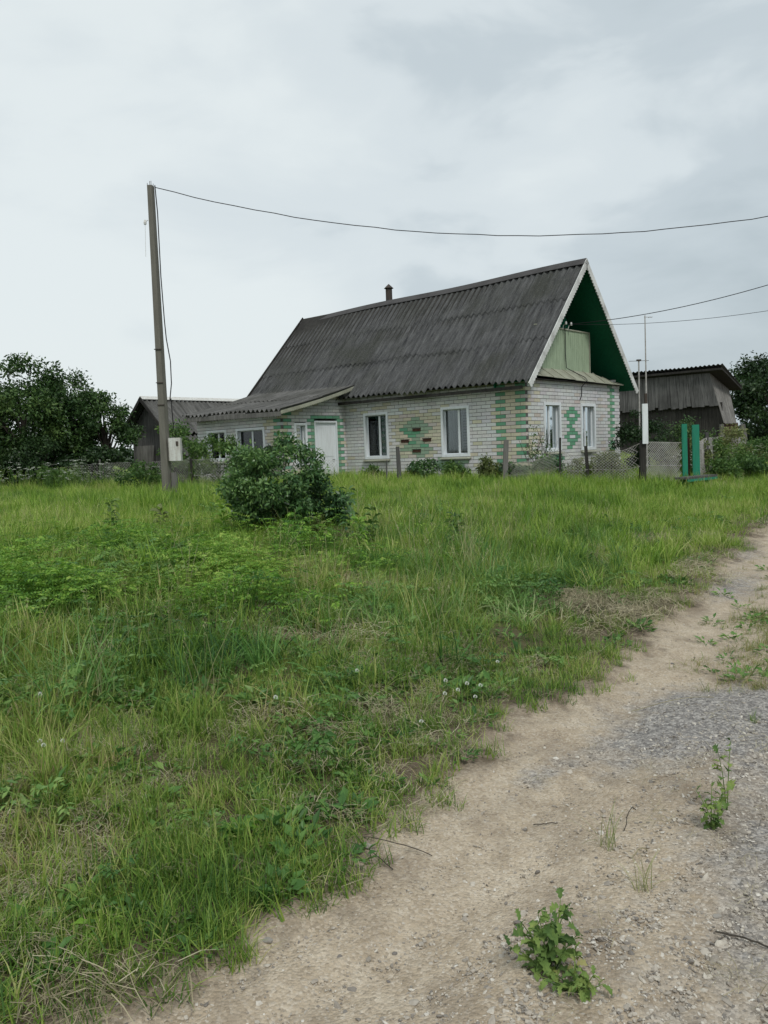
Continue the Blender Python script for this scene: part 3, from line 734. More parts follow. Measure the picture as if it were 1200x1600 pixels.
def window(P, u0, u1, z0, z1, mull=(.5,), casing=.075, cloth='lace', part='window', sill=True, cover=(0, 1)):
    fr = MB(); c = casing; d0, d1 = -.02, .022
    fr.box((u0 - c * .4, d0, z0 - c * .4), (u0 + c * .6, d1, z1 + c * .4), P=P); fr.box((u1 - c * .6, d0, z0 - c * .4), (u1 + c * .4, d1, z1 + c * .4), P=P)
    fr.box((u0 + c * .6, d0, z1 - c * .6), (u1 - c * .6, d1 - .002, z1 + c * .4), P=P); fr.box((u0 + c * .6, d0, z0 - c * .4), (u1 - c * .6, d1 - .002, z0 + c * .6), P=P)
    # reveals
    for a, b in (((u0, -.12, z0), (u0 + .02, -.02, z1)), ((u1 - .02, -.12, z0), (u1, -.02, z1)), ((u0 + .02, -.12, z1 - .02), (u1 - .02, -.02, z1)), ((u0 + .02, -.12, z0), (u1 - .02, -.02, z0 + .02))):
        fr.box(a, b, P=P)
    o = fr.build(part, M['white'], house)
    sa = MB(); i0, i1, j0, j1 = u0 + .02, u1 - .02, z0 + .02, z1 - .02; w_ = .05
    sa.box((i0, -.12, j0), (i0 + w_, -.09, j1), P=P); sa.box((i1 - w_, -.12, j0), (i1, -.09, j1), P=P)
    sa.box((i0 + w_, -.12, j1 - w_), (i1 - w_, -.092, j1), P=P); sa.box((i0 + w_, -.12, j0), (i1 - w_, -.092, j0 + w_), P=P)
    for m_ in mull:
        um = i0 + (i1 - i0) * m_; sa.box((um - .035, -.12, j0 + w_), (um + .035, -.085, j1 - w_), P=P)
    sa.build('sash', M['white'], o)
    g = MB(); g.box((i0 + w_, -.108, j0 + w_), (i1 - w_, -.104, j1 - w_), P=P); g.build('pane', M['glass'], o)
    cu = MB(); n = 40; ca = i0 + (i1 - i0) * cover[0]; cb = i0 + (i1 - i0) * cover[1]
    for k in range(n):
        ua, ub = ca + (cb - ca) * k / n, ca + (cb - ca) * (k + 1) / n
        fa, fb = -.145 + .014 * math.sin(k * 1.1) + .008 * math.sin(k * 2.7), -.145 + .014 * math.sin((k + 1) * 1.1) + .008 * math.sin((k + 1) * 2.7)
        cu.face([P(ua, fa, j0 + .04), P(ub, fb, j0 + .04), P(ub, fb, j1), P(ua, fa, j1)])
    cu.build('curtain', M[cloth], o)
    if sill:
        s_ = MB(); s_.hexa([P(*q) for q in ((u0 - .06, -.02, z0 - .075), (u1 + .06, -.02, z0 - .075), (u1 + .06, .09, z0 - .1), (u0 - .06, .09, z0 - .1), (u0 - .06, -.02, z0 - .03), (u1 + .06, -.02, z0 - .03), (u1 + .06, .09, z0 - .075), (u0 - .06, .09, z0 - .075))])
        s_.build('sill', M['tin'], o)
    return o
PL = lambda u, n, z: H(u, -n, z); PG = lambda u, n, z: H(-n, u, z); PS = lambda u, n, z: H(6.66 - n, -2.73 + u, z); PF = lambda u, n, z: H(6.66 + u, -2.73 - n, z)
window(PL, *win_long[0], mull=(.42,), cloth='lace', cover=(0, 1))
window(PL, *win_long[1], mull=(.42,), cloth='dark_cloth', cover=(0.3, 1))
window(PG, *win_gab[0], mull=(.45,), cloth='lace', cover=(.4, 1))
window(PG, *win_gab[1], mull=(.45,), cloth='lace', cover=(.4, 1))
window(PS, .56, 1.02, 1.25, 2.46, mull=(), cloth='dark_cloth', sill=False)
window(PF, .75, 2.05, 1.45, 2.38, mull=(.5,), cloth='dark_cloth', cover=(0, .3))
window(PF, 2.6, 3.55, 1.45, 2.38, mull=(.5,), cloth='dark_cloth', cover=(.6, 1))
# dark interior partition so rooms stay dim
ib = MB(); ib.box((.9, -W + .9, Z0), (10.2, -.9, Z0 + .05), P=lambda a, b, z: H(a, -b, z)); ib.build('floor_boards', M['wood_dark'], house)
# door
dr = MB(); dr.box((1.42, -.10, .40), (2.31, -.06, 2.50), P=PS); do = dr.build('door', M['white'], house)
fr = MB()
fr.box((1.375, -.11, .35), (1.42, .004, 2.555), P=PS); fr.box((2.31, -.11, .35), (2.355, .004, 2.555), P=PS); fr.box((1.42, -.11, 2.50), (2.31, .003, 2.555), P=PS)
fr.build('door_frame', M['white'], do)
hd = MB(); hd.tube([PS(2.22, -.06, 1.35), PS(2.22, -.02, 1.35), PS(2.12, -.02, 1.35)], .009, 6); hd.build('handle', M['iron'], do)
pn = MB()
for a, b in ((.55, 1.3), (1.45, 2.38)): 
    pn.box((1.52, -.062, a), (2.21, -.05, b), P=PS)
pn.build('door_panel', M['white'], do)

# ---- corrugated roofs
def corrugated(P, u0, u1, v0, v1, zf, name, mat, parent, period=.21, amp=.044, courses=3, per=8, thick=.012, vs_=10, lap=.035, wob=.012, ragged=.03):
    """P(u, v, z). u along the ridge, v down/up the slope; sheet courses overlap like shingles."""
    nu = int((u1 - u0) / period * per) + 1; us = np.linspace(u0, u1, nu)
    V = []; Fc = []; rr = random.Random(5)
    for c in range(courses):
        a = v0 + (v1 - v0) * c / courses; b = v0 + (v1 - v0) * (c + 1) / courses + (.12 if c < courses - 1 else 0)
        jag = {}
        for j in range(vs_ + 1):
            v = a + (b - a) * j / vs_
            for i, u in enumerate(us):
                sheet = int((u - u0) / 1.13)
                if (sheet, c) not in jag: jag[(sheet, c)] = (rr.uniform(-ragged, ragged), rr.uniform(-.008, .008))
                vj = v + (jag[(sheet, c)][0] * (1 - j / vs_))
                z = zf(vj, u) + amp * math.cos(2 * PI * (u - u0) / period) + lap * (1 - j / vs_) + .006 + jag[(sheet, c)][1] + wob * math.sin(u * 1.7 + c) * math.sin(v * 1.3)
                V.append(P(u, vj, z))
        base = c * (vs_ + 1) * nu
        for j in range(vs_):
            for i in range(nu - 1):
                k = base + j * nu + i; Fc.append((k, k + 1, k + nu + 1, k + nu))
    n = len(V); V2 = V + [(x, y, z - thick) for x, y, z in V]
    F2 = Fc + [tuple(n + i for i in f)[::-1] for f in Fc]
    for c in range(courses):
        base = c * (vs_ + 1) * nu
        for i in range(nu - 1): k = base + i; F2.append((k, k + n, k + n + 1, k + 1))
        for j in range(vs_):
            k = base + j * nu; F2.append((k, k + nu, k + nu + n, k + n)); k += nu - 1; F2.append((k, k + n, k + nu + n, k + nu))
    me = bpy.data.meshes.new(name); me.from_pydata(V2, [], F2); me.materials.append(mat); me.update()
    me.polygons.foreach_set('use_smooth', [True] * len(me.polygons))
    try: me.set_sharp_from_angle(angle=.9)
    except Exception: pass
    o = bpy.data.objects.new(name, me); COL.objects.link(o); o.parent = parent
    return o
RL = 11.35
roof = corrugated(lambda u, v, z: H(u, v, z), -GO, RL, -OV, W / 2, lambda v, u: roof_z(v, u), 'roof', M['slate'], house)
rb = corrugated(lambda u, v, z: H(u, W - v, z), -GO, RL, -OV, W / 2, lambda v, u: roof_z(v, u), 'roof', M['slate'], house, vs_=4)
# ridge cap
rc = MB(); n = 24
for k in range(n):
    a = -GO - .02 + (RL + GO + .04) * k / n; b = -GO - .02 + (RL + GO + .04) * (k + 1) / n
    za, zb = roof_z(W / 2, a) + .075, roof_z(W / 2, b) + .075
    for sg in (-1, 1):
        p = [H(a, W / 2, za), H(b, W / 2, zb), H(b, W / 2 + sg * .17, zb - .17 * SL + .012), H(a, W / 2 + sg * .17, za - .17 * SL + .012)]
        q = [(x, y, z - .012) for x, y, z in p]
        rc.hexa(q + p)
rc.build('ridge_cap', M['ridge'], roof)
# eaves board and rafters under the eave
ev = MB(); ev.box((-.1, -OV + .08, 3.04), (RL - .1, -OV + .105, 3.13), P=lambda a, b, z: H(a, b, z)); ev.build('fascia', M['wood_dark'], roof)
sf = MB()
def sheet(mb, s0, s1, t0, t1, dz, th, n=6):
    for k in range(n):
        ta, tb = t0 + (t1 - t0) * k / n, t0 + (t1 - t0) * (k + 1) / n
        za, zb = roof_z(ta) - dz, roof_z(tb) - dz
        mb.hexa([H(s0, ta, za - th), H(s1, ta, za - th), H(s1, tb, zb - th), H(s0, tb, zb - th), H(s0, ta, za), H(s1, ta, za), H(s1, tb, zb), H(s0, tb, zb)])
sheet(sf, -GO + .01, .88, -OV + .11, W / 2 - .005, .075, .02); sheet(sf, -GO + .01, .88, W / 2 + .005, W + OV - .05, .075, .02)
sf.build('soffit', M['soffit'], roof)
sf = MB(); sheet(sf, .89, RL - .05, -OV + .11, W / 2 - .005, .075, .02); sheet(sf, .89, RL - .05, W / 2 + .005, W + OV - .05, .075, .02)
sf.build('roof_boarding', M['wood_dark'], roof)
# bargeboards with sawtooth lower edge
def barge(t0, z0, t1, z1, wd=.15, s=-GO - .012, th=.024, teeth=46):
    mb = MB(); d = Vector((0, t1 - t0, z1 - z0)); L_ = d.length; d.normalize(); nrm = Vector((0, -d.z, d.y))
    if nrm.z > 0: nrm = -nrm
    def q(u, w_, s_): p = Vector((0, t0, z0)) + d * u + nrm * w_; return H(s_, p.y, p.z)
    for k in range(teeth):
        a, b = L_ * k / teeth, L_ * (k + 1) / teeth; m_ = (a + b) / 2
        A = [q(a, 0, s), q(b, 0, s), q(b, wd, s), q(m_, wd + .035, s), q(a, wd, s)]
        B = [q(a, 0, s - th), q(b, 0, s - th), q(b, wd, s - th), q(m_, wd + .035, s - th), q(a, wd, s - th)]
        mb.face(A); mb.face(B[::-1])
        for i in range(5):
            j = (i + 1) % 5; mb.face([A[i], A[j], B[j], B[i]])
    return mb.build('bargeboard', M['barge'], roof)
ext = .10
barge(-OV - ext, 3.20 - ext * SL + .07, W / 2, 6.69 + .07)
barge(W + OV + ext, 3.20 - ext * SL + .07, W / 2, 6.69 + .07)
vb = MB()
for (ta, tb) in ((-OV - .02, W / 2), (W + OV + .02, W / 2)):
    vb.hexa([H(RL + .01, ta, roof_z(-OV, RL) - .13), H(RL + .035, ta, roof_z(-OV, RL) - .13), H(RL + .035, tb, roof_z(W / 2, RL) - .11), H(RL + .01, tb, roof_z(W / 2, RL) - .11),
             H(RL + .01, ta, roof_z(-OV, RL) + .13), H(RL + .035, ta, roof_z(-OV, RL) + .13), H(RL + .035, tb, roof_z(W / 2, RL) + .16), H(RL + .01, tb, roof_z(W / 2, RL) + .16)])
vb.build('verge_board', M['wood_dark'], roof)
# recessed green gable wall
gb = MB(); t = -.1
while t < W + .1:
    t2 = t + .14; za, zb = roof_z(max(-.3, t)) - .1, roof_z(min(W + .3, t2)) - .1
    gb.hexa([H(.90, t, 3.1), H(.90, t2 - .006, 3.1), H(.93, t2 - .006, 3.1), H(.93, t, 3.1), H(.90, t, za), H(.90, t2 - .006, zb), H(.93, t2 - .006, zb), H(.93, t, za)], jit((.9, .9, .9), .12)); t = t2
gb.build('gable_wall', M['green'], house)
# pale green balcony front of vertical boards
bp = MB(); t = .30
while t < 4.02:
    t2 = min(t + .115, 4.04); top_ = min(4.84, roof_z(t) - .12); top2 = min(4.84, roof_z(t2) - .12)
    if top_ > 3.7:
        g_ = random.uniform(0, .006); bp.hexa([H(.25 + g_, t, 3.60), H(.25 + g_, t2 - .007, 3.60), H(.275, t2 - .007, 3.6), H(.275, t, 3.6), H(.25 + g_, t, top_), H(.25 + g_, t2 - .007, top2), H(.275, t2 - .007, top2), H(.275, t, top_)])
    t = t2
bal = bp.build('balcony_front', M['pale_green'], house)
rl = MB(); rl.box((.225, 1.0, 4.84), (.295, 4.06, 4.875), P=H); rl.box((.228, 4.045, 3.62), (.27, 4.075, 4.84), P=H); rl.build('rail', M['tin'], bal)
bf = MB(); bf.box((.28, .1, 3.40), (.90, W - .1, 3.44), P=H); bf.build('balcony_floor', M['wood_dark'], bal)
# tin apron roof above gable wall
ap = MB(); n = 9
for k in range(n):
    ta, tb = .02 + (5.44 - .02) * k / n, .02 + (5.44 - .02) * (k + 1) / n
    zt0 = 3.69; f0 = 3.42 - .10 * ta / W; f1 = 3.42 - .10 * tb / W
    ca = max(0, (ta - 4.1)) / 1.4; cb = max(0, (tb - 4.1)) / 1.4
    lo = random.uniform(-.008, .008)
    A = [H(-.17, ta, f0 + lo), H(-.17, tb, f1 + lo), H(.245, tb, zt0 - .22 * cb), H(.245, ta, zt0 - .22 * ca)]
    ap.hexa([(x, y, z - .012) for x, y, z in A] + A)
    ap.hexa([H(-.17, tb - .012, f1), H(-.17, tb + .012, f1), H(.245, tb + .012, zt0 - .22 * cb), H(.245, tb - .012, zt0 - .22 * cb)] + [H(-.17, tb - .012, f1 + .025), H(-.17, tb + .012, f1 + .025), H(.245, tb + .012, zt0 + .025 - .22 * cb), H(.245, tb - .012, zt0 + .025 - .22 * cb)])
ap.build('apron_roof', M['tin'], house)
ab = MB(); ab.box((-.13, .05, 3.315), (.1, 5.4, 3.335), P=H); ab.build('apron_boards', M['wood_dark'], house)
# stove pipe
ch = MB(); c = (7.45, 3.25); zb = 6.1
pt = [H(c[0], c[1], zb), H(c[0], c[1], 7.18)]
ch.tube(pt, .115, 14); chm = ch.build('chimney', M['iron'], roof, smooth=False)
cc = MB(); cc.tube([H(c[0], c[1], 7.21), H(c[0], c[1], 7.36)], [.17, .012], 14); 
for k in range(3):
    a = k * 2.1; cc.box((-.008, -.008, 7.14), (.008, .008, 7.23), P=lambda x, y, z: H(c[0] + .1 * math.cos(a) + x, c[1] + .1 * math.sin(a) + y, z))
cc.build('chimney_cap', M['iron'], chm)
# service cable on the gable
cb = MB(); cb.tube([H(.21, 2.55, 4.95), H(.20, 2.54, 4.7), H(.215, 2.55, 4.2), H(.2, 2.57, 3.75), H(.1, 2.7, 3.66), H(-.15, 3.0, 3.47), H(-.2, 3.05, 3.38), H(-.03, 3.02, 3.2), H(-.02, 3.03, 2.95), H(-.02, 2.93, 2.83)], .012, 5); cb.build('service_cable', M['cable'], house)
for t_ in (2.45, 2.75):
    ins = MB(); ins.tube([H(.23, t_, 4.84), H(.20, t_, 4.95), H(.12, t_, 4.98)], .012, 5); ins.tube([H(.12, t_, 4.96), H(.12, t_, 5.0), H(.12, t_, 5.05)], [.03, .035, .02], 8); ins.build('insulator', M['porcelain'], bal)
# annex roof: shed roof tucked under the main eave
def an_z(v, u): 
    r = (v + 3.08) / 3.35
    return 2.82 + r * .87 - .10 * math.sin(min(max(r, 0), 1) * PI) * .5 + .012 * (u - 6.4)
ar = corrugated(H, 6.22, 11.1, -3.08, .27, an_z, 'annex_roof', M['slate_pale'], house, courses=2, ragged=.04)
def scallop(P0, P1, wd, teeth, name, parent, drop=.03, mat='barge'):
    mb = MB(); a = Vector(P0); b = Vector(P1); d = (b - a); n_ = Vector((d.y, -d.x, 0)).normalized() * .02; dn = Vector((0, 0, -1))
    for k in range(teeth):
        p, q = a + d * k / teeth, a + d * (k + 1) / teeth; m_ = (p + q) / 2
        A = [p, q, q + dn * wd, m_ + dn * (wd + drop), p + dn * wd]; B = [x + n_ for x in A]
        mb.face(A); mb.face(B[::-1])
        for i in range(5): mb.face([A[i], A[(i + 1) % 5], B[(i + 1) % 5], B[i]])
    return mb.build(name, M[mat], parent)
z_lo = an_z(-3.08, 6.3)
scallop(H(6.20, -3.10, z_lo - .02), H(11.1, -3.10, an_z(-3.08, 11.1) - .02), .12, 60, 'fascia', ar, mat='timber')
pts = [(-3.10 + 3.2 * k / 4) for k in range(5)]
for k in range(4):
    scallop(H(6.20, pts[k], an_z(pts[k], 6.3) + .01), H(6.20, pts[k + 1], an_z(pts[k + 1], 6.3) + .01), .085, 11, 'bargeboard', ar, mat='tin')

# ------------------------------------------------------------------ grey sheds behind
def planks(mb, P, u0, u1, zb, zt, wd=.13, th=.022, gapw=.008, lean=0, rag=.04):
    u = u0
    while u < u1:
        w_ = wd * random.uniform(.75, 1.25); e = min(u + w_, u1); d_ = random.uniform(0, .012); l_ = lean + random.uniform(-.012, .012)
        b = zb(u) if callable(zb) else zb; t_ = zt((u + e) / 2) if callable(zt) else zt; b += random.uniform(-rag, rag)
        g = random.uniform(.45, 1.25)
        mb.hexa([P(u + l_, d_, b), P(e - gapw + l_, d_, b), P(e - gapw + l_, d_ - th, b), P(u + l_, d_ - th, b), P(u, d_, t_), P(e - gapw, d_, t_), P(e - gapw, d_ - th, t_), P(u, d_ - th, t_)], (g, g, g * .98))
        u = e
# left shed: gable end faces the camera's left, ridge runs away to the right
shed = empty('wooden_shed', (-8.87, 32.0, 0), A_, 'small grey plank shed with corrugated gable roof behind the concrete pole', 'shed')
# local x = d2 direction (ridge), y = d1 (gable width)
def SH(a, b, z): return (a, b, z)
def shz(b, a=0):
    b = abs(b); return 3.90 - .86 * b if b < 1.55 else 2.55 - .72 * (b - 1.55) - .1
corrugated(lambda u, v, z: (u, -v, z), -.35, 7.0, .04, 1.62, lambda v, u: 3.90 - .86 * v, 'roof', M['slate_pale'], shed, courses=1, vs_=8, lap=.0, period=.2)
corrugated(lambda u, v, z: (u, -v, z), -.3, 7.0, 1.58, 2.7, lambda v, u: 2.42 - .72 * (v - 1.55), 'roof', M['slate_pale'], shed, courses=1, vs_=6, lap=0, period=.2)
corrugated(lambda u, v, z: (u, v, z), -.35, 7.0, .04, 1.62, lambda v, u: 3.90 - .86 * v, 'roof', M['slate'], shed, courses=1, vs_=8, lap=0)
rc = MB()
for sg in (-1, 1): rc.hexa([(-.37, 0, 3.97), (7, 0, 3.97), (7, sg * .16, 3.85), (-.37, sg * .16, 3.85), (-.37, 0, 3.985), (7, 0, 3.985), (7, sg * .16, 3.865), (-.37, sg * .16, 3.865)])
rc.build('ridge_cap', M['steel'], shed)
wl = MB(); planks(wl, lambda u, n, z: (-n, -u, z), -1.25, 1.2, lambda u: .4, lambda u: 3.80 - .86 * abs(u), .14); 
wl.build('plank_wall', M['wood'], shed)
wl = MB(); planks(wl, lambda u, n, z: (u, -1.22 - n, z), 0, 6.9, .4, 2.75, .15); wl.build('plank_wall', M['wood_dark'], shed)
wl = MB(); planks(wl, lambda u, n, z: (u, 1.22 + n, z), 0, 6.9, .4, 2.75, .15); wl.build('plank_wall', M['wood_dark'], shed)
wl = MB(); planks(wl, lambda u, n, z: (-.12 - n, -u, z), -.8, .35, .45, 2.1, .15, lean=-.25, rag=.08); wl.build('loose_boards', M['timber'], shed)
rk = MB()
for sg in (-1, 1): rk.beam((-.38, sg * 1.66, 3.90 - .86 * 1.66 - .03), (-.38, 0, 3.87), .03, .12)
rk.build('bargeboard', M['wood_dark'], shed)

# right barn, leaning: explicit corner points
barn = empty('old_barn', (15.8, 40.0, 0), 0, 'large sagging grey plank barn with dark roof right of the house', 'barn')
d1 = Vector((-math.sin(A_), math.cos(A_), 0)); d2 = Vector((math.cos(A_), math.sin(A_), 0))
def BN(s, t, z): p = d1 * s + d2 * t; return (p.x, p.y, z)
g = .55
fw = MB(); planks(fw, lambda u, n, z: BN(u - .0 - (4.75 - z) * .28 * max(0, 1 - u / 2.5), -n, z), 0, 7.5, lambda u: 3.12 + .05 * math.sin(u * 3), 4.78, .17, rag=.07); fw.build('plank_wall', M['wood'], barn)
bk = MB(); bk.hexa([BN(-.35, .06, 3.2), BN(7.4, .06, 3.2), BN(7.4, .09, 3.2), BN(-.35, .09, 3.2), BN(.05, .06, 4.78), BN(7.4, .06, 4.78), BN(7.4, .09, 4.78), BN(.05, .09, 4.78)]); bk.build('lining', M['wood_dark'], barn)
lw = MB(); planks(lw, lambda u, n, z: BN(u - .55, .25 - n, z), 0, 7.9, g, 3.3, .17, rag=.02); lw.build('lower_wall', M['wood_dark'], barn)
rw = MB(); planks(rw, lambda u, n, z: BN(-.02 - (4.75 - z) * .28 - n, .02 + u * (1 - (4.75 - z) * .10), z), 0, 2.25, 2.28, lambda u: 4.75 - u * .36, .17, rag=.02); rw.build('plank_wall', M['timber'], barn)
rd = MB(); rd.box((-.62, .35, g), (-.60, 2.2, 2.32), P=BN); rd.build('red_brown_door', M['rust'], barn)
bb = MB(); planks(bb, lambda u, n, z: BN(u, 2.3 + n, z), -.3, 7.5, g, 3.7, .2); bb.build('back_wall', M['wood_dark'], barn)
rf = corrugated(lambda u, v, z: BN(u, v, z), -.75, 7.6, -.28, 2.5, lambda v, u: 4.95 - .36 * v - .0 * u, 'roof', M['slate'], barn, courses=1, vs_=6, lap=0, amp=.03)
us_ = MB(); us_.hexa([BN(-.73, -.26, 4.80), BN(7.5, -.26, 4.80), BN(7.5, 2.48, 3.93), BN(-.73, 2.48, 3.93), BN(-.73, -.26, 4.90), BN(7.5, -.26, 4.90), BN(7.5, 2.48, 4.0), BN(-.73, 2.48, 4.0)]); us_.build('roof_boarding', M['wood_dark'], rf)

# ------------------------------------------------------------------ concrete pole and wires
px_, py_ = -4.95, 19.0; gz = hz(px_, py_)
pole = empty('concrete_pole', (px_, py_, gz), .0, 'tall square concrete utility pole standing in the grass near the shed', 'utility pole')
pm = MB(); hgt = 7.66 - gz; sgm = 14
def ring(z, w0, w1, dp): return [(-w0, -dp, z), (w0 * .55, -dp, z), (w1, dp * .2, z), (w1, dp, z), (-w0, dp, z)]
for k in range(sgm):
    a, b = k / sgm, (k + 1) / sgm
    def rg(f): ww = .098 - .036 * f; return ring(-.3 + (hgt + .3) * f, ww, ww * 1.0, .10 - .03 * f)
    A, B = rg(a), rg(b)
    for i in range(5): pm.face([A[i], A[(i + 1) % 5], B[(i + 1) % 5], B[i]])
pm.face(rg(1.0))
pm.build('shaft', M['concrete'], pole)
rb_ = MB()
for x, y, l in ((-.07, 0, .06), (-.02, .02, .11), (.02, -.02, .10), (.055, .02, .05)): rb_.tube([(x, y, hgt - .02), (x, y, hgt + l)], .006, 5)
rb_.build('reinforcing_bars', M['iron'], pole)
for z in (2.25, 2.75, 3.5):
    bd = MB(); bd.box((-.102, -.108, z), (.065, -.088, z + .02)); bd.build('band', M['iron'], pole)
st = MB(); st.tube([(-.10, 0, hgt - .75), (-.17, 0, hgt - .78)], .01, 5); st.tube([(-.17, 0, hgt - .84), (-.17, 0, hgt - .80), (-.17, 0, hgt - .74)], [.03, .035, .02], 8); st.tube([(-.17, 0, hgt - .84), (-.19, 0, hgt - 1.4), (-.195, 0, hgt - 1.55)], .005, 4); st.build('insulator', M['porcelain'], pole)
cb = MB(); cb.tube([(.10, -.02, hgt), (.13, -.03, hgt - .6), (.125, -.03, hgt - 2.0), (.15, -.03, hgt - 3.0), (.17, -.03, hgt - 3.4), (.24, -.05, hgt - 3.9), (.235, -.05, hgt - 4.4), (.17, -.03, hgt - 4.8), (.2, -.03, 2.4), (.22, -.02, 1.7)], .013, 5); cb.build('cable', M['cable'], pole)
bx = MB(); bx.box((.10, -.14, .0), (.38, .02, .52)); bxo = bx.build('meter_box', M['steel'], pole); bxo.location = (0, 0, 1.55 + (700 - 707) / 68 - gz + .06 - .0)
bz = MB(); bz.box((.285, -.155, .34), (.335, -.138, .44)); bz.box((.105, -.147, .0), (.115, -.14, .52)); bz.build('lock', M['iron'], bxo)
st2 = MB(); st2.beam((.17, .02, -.3), (.17, .02, .72), .10, .12); st2.build('stub_post', M['timber'], pole)

# pole at the far side of the lane (off to the right) that carries the wires
rp = empty('wooden_pole', (13.0, 17.5, hz(13, 17.5)), 0, 'wooden utility pole on the far side of the lane', 'utility pole')
m_ = MB(); m_.tube([(0, 0, -.3), (.02, 0, 3), (0, 0, 7.2)], [.13, .11, .09], 10); m_.build('shaft', M['wood'], rp)
m_ = MB(); m_.beam((-.7, 0, 6.6), (.7, 0, 6.6), .08, .08); m_.build('crossarm', M['wood'], rp)
def wire(name, a, b, sag, label, r=.012, n=40, wob=0, mat='cable'):
    a = Vector(a); b = Vector(b); mb = MB()
    pts = []
    for k in range(n + 1):
        f = k / n; p = a.lerp(b, f); p.z -= 4 * sag * f * (1 - f); p.z += wob * math.sin(k * 1.9) * math.sin(k * .7); pts.append(p - a)
    mb.tube(pts, r, 5); o = mb.build(name, M[mat], None); o.location = a
    return tag(o, label, 'wire', 'overhead wires')
wire('overhead_wire', (px_ + .10, py_, 7.62), (12.9, 17.5, 7.0), 1.25, 'long black overhead wire running from the concrete pole top', .0095, wob=.012)
a1 = Vector((KX, KY, 0)) + d1 * .12 + d2 * 2.75; a1.z = 5.0; a2 = Vector((KX, KY, 0)) + d1 * .12 + d2 * 2.45; a2.z = 4.97
wire('overhead_wire', a1, (12.6, 17.5, 6.15), .42, 'upper wire from the green gable to the lane', .010)
wire('overhead_wire', a2, (13.0, 17.5, 5.05), .40, 'lower thin wire from the gable to the lane', .006)

# ------------------------------------------------------------------ fences, posts, masts, bench, boards
def post(x, y, ztop, label, lean=(0, 0), w_=.10, mat='wood', name='fence_post', h_=None, round_=False):
    g_ = hz(x, y); e = tag(MB_post(x, y, ztop, lean, w_, mat, name, h_, round_), label, 'post'); return e
def MB_post(x, y, ztop, lean, w_, mat, name, h_, round_):
    g_ = hz(x, y); mb = MB(); H_ = ztop - g_
    pts = [Vector((0, 0, -.25)), Vector((lean[0] * .45, lean[1] * .45, H_ * .5)), Vector((lean[0], lean[1], H_))]
    if round_: mb.tube(pts, [w_ * .55, w_ * .5, w_ * .42], 9)
    else:
        mb.beam(pts[0], pts[1], w_, h_ or w_, (0, 1, 0)); mb.beam(pts[1] - (pts[2] - pts[1]).normalized() * .0, pts[2], w_, h_ or w_, (0, 1, 0), w2=w_ * .93, h2=(h_ or w_) * .9)
    o = mb.build(name, M[mat], None); o.location = (x, y, g_); return o
post(.45, 22.0, 1.66, 'grey weathered fence post in front of the brown and green brick pattern', (-.03, 0), .12, round_=True)
post(3.0, 20.4, 1.72, 'tilted grey fence post before the green quoined house corner', (.07, 0), .12, 'timber')
post(4.28, 20.0, 1.72, 'thin dark fence post under the gable between both gable windows', (.03, 0), .045, 'wood_dark')
post(4.92, 19.8, 1.50, 'short dark fence post below the second gable window', (-.05, 0), .07, 'wood_dark')
post(6.12, 19.5, 1.58, 'thick dark corner post where the two wire fences meet', (.02, 0), .13, 'wood_dark')
post(.1, 22.25, 1.3, 'thin low grey stake beside the weathered post', (.02, 0), .04, 'wood')
post(-3.75, 22.9, 1.42, 'broad leaning grey post in the fence before the annex', (.05, 0), .14, 'wood')
post(-5.3, 23.0, 1.55, 'slim fence post left of the annex, near the meter box', (0, 0), .06, 'wood_dark')
post(-9.05, 26.6, 1.62, 'thin pale stake in the left wire fence beside the shed', (0, 0), .05, 'timber')
post(9.1, 23.2, 1.75, 'low grey fence post behind the garden bench', (0, 0), .08)
post(11.7, 28.4, 2.05, 'tall pale grey fence post in front of the barn end', (-.05, 0), .13, 'timber')
post(13.4, 30.3, 2.05, 'white topped leaning fence post at the far right end of the fence', (-.22, 0), .16, 'timber')
post(12.7, 30.6, 1.6, 'short pale stake before the red brown barn door', (0, 0), .08, 'timber')

def chainlink(pts, label, pitch=.08, r=.0045, ragged=.0, name='chainlink_fence', slack=.0):
    """pts: [(x, y, z_bottom, z_top)] corner points along the fence"""
    o0 = Vector((pts[0][0], pts[0][1], 0)); mb = MB(); mb2 = MB()
    for (xa, ya, b0, t0), (xb, yb, b1, t1) in zip(pts, pts[1:]):
        A = Vector((xa, ya, 0)); B = Vector((xb, yb, 0)); L_ = (B - A).length; d = (B - A) / L_; n_ = Vector((-d.y, d.x, 0))
        def at(u, v):     # u metres along, v 0..1 up
            f = u / L_; b_, t_ = b0 + (b1 - b0) * f, t0 + (t1 - t0) * f
            t_ -= slack * math.sin(f * PI) * (1 + .4 * math.sin(u * 5)); 
            return A + d * u + n_ * (slack * .5 * math.sin(v * 3 + u * 2.3)) + Vector((0, 0, b_ + (t_ - b_) * v)) - o0
        hgt_ = max(t0 - b0, .3); k = -hgt_
        while k < L_:
            for sg in (1, -1):
                us = [(k if sg == 1 else k + hgt_) + sg * hgt_ * q / 6 for q in range(7)]
                seg = [(u, q / 6) for q, u in enumerate(us)]
                for (ua, va), (ub, vb) in zip(seg, seg[1:]):
                    if ua < 0 or ub < 0 or ua > L_ or ub > L_: continue
                    p, q_ = at(ua, va), at(ub, vb); w_ = n_ * r * 1.0; up_ = Vector((0, 0, r))
                    mb.hexa([p - w_ - up_, p + w_ - up_, p + w_ + up_, p - w_ + up_, q_ - w_ - up_, q_ + w_ - up_, q_ + w_ + up_, q_ - w_ + up_])
            k += pitch
        for v in (.99, .5, .02): mb2.tube([at(L_ * i / 16, v) for i in range(17)], r * 1.2, 4)
    o = mb.build(name, M['galv'], None); o.location = o0; mb2.build('tension_wire', M['galv'], o)
    return tag(o, label, 'fence')
def zg(x, y, dz=.02): return hz(x, y) + dz
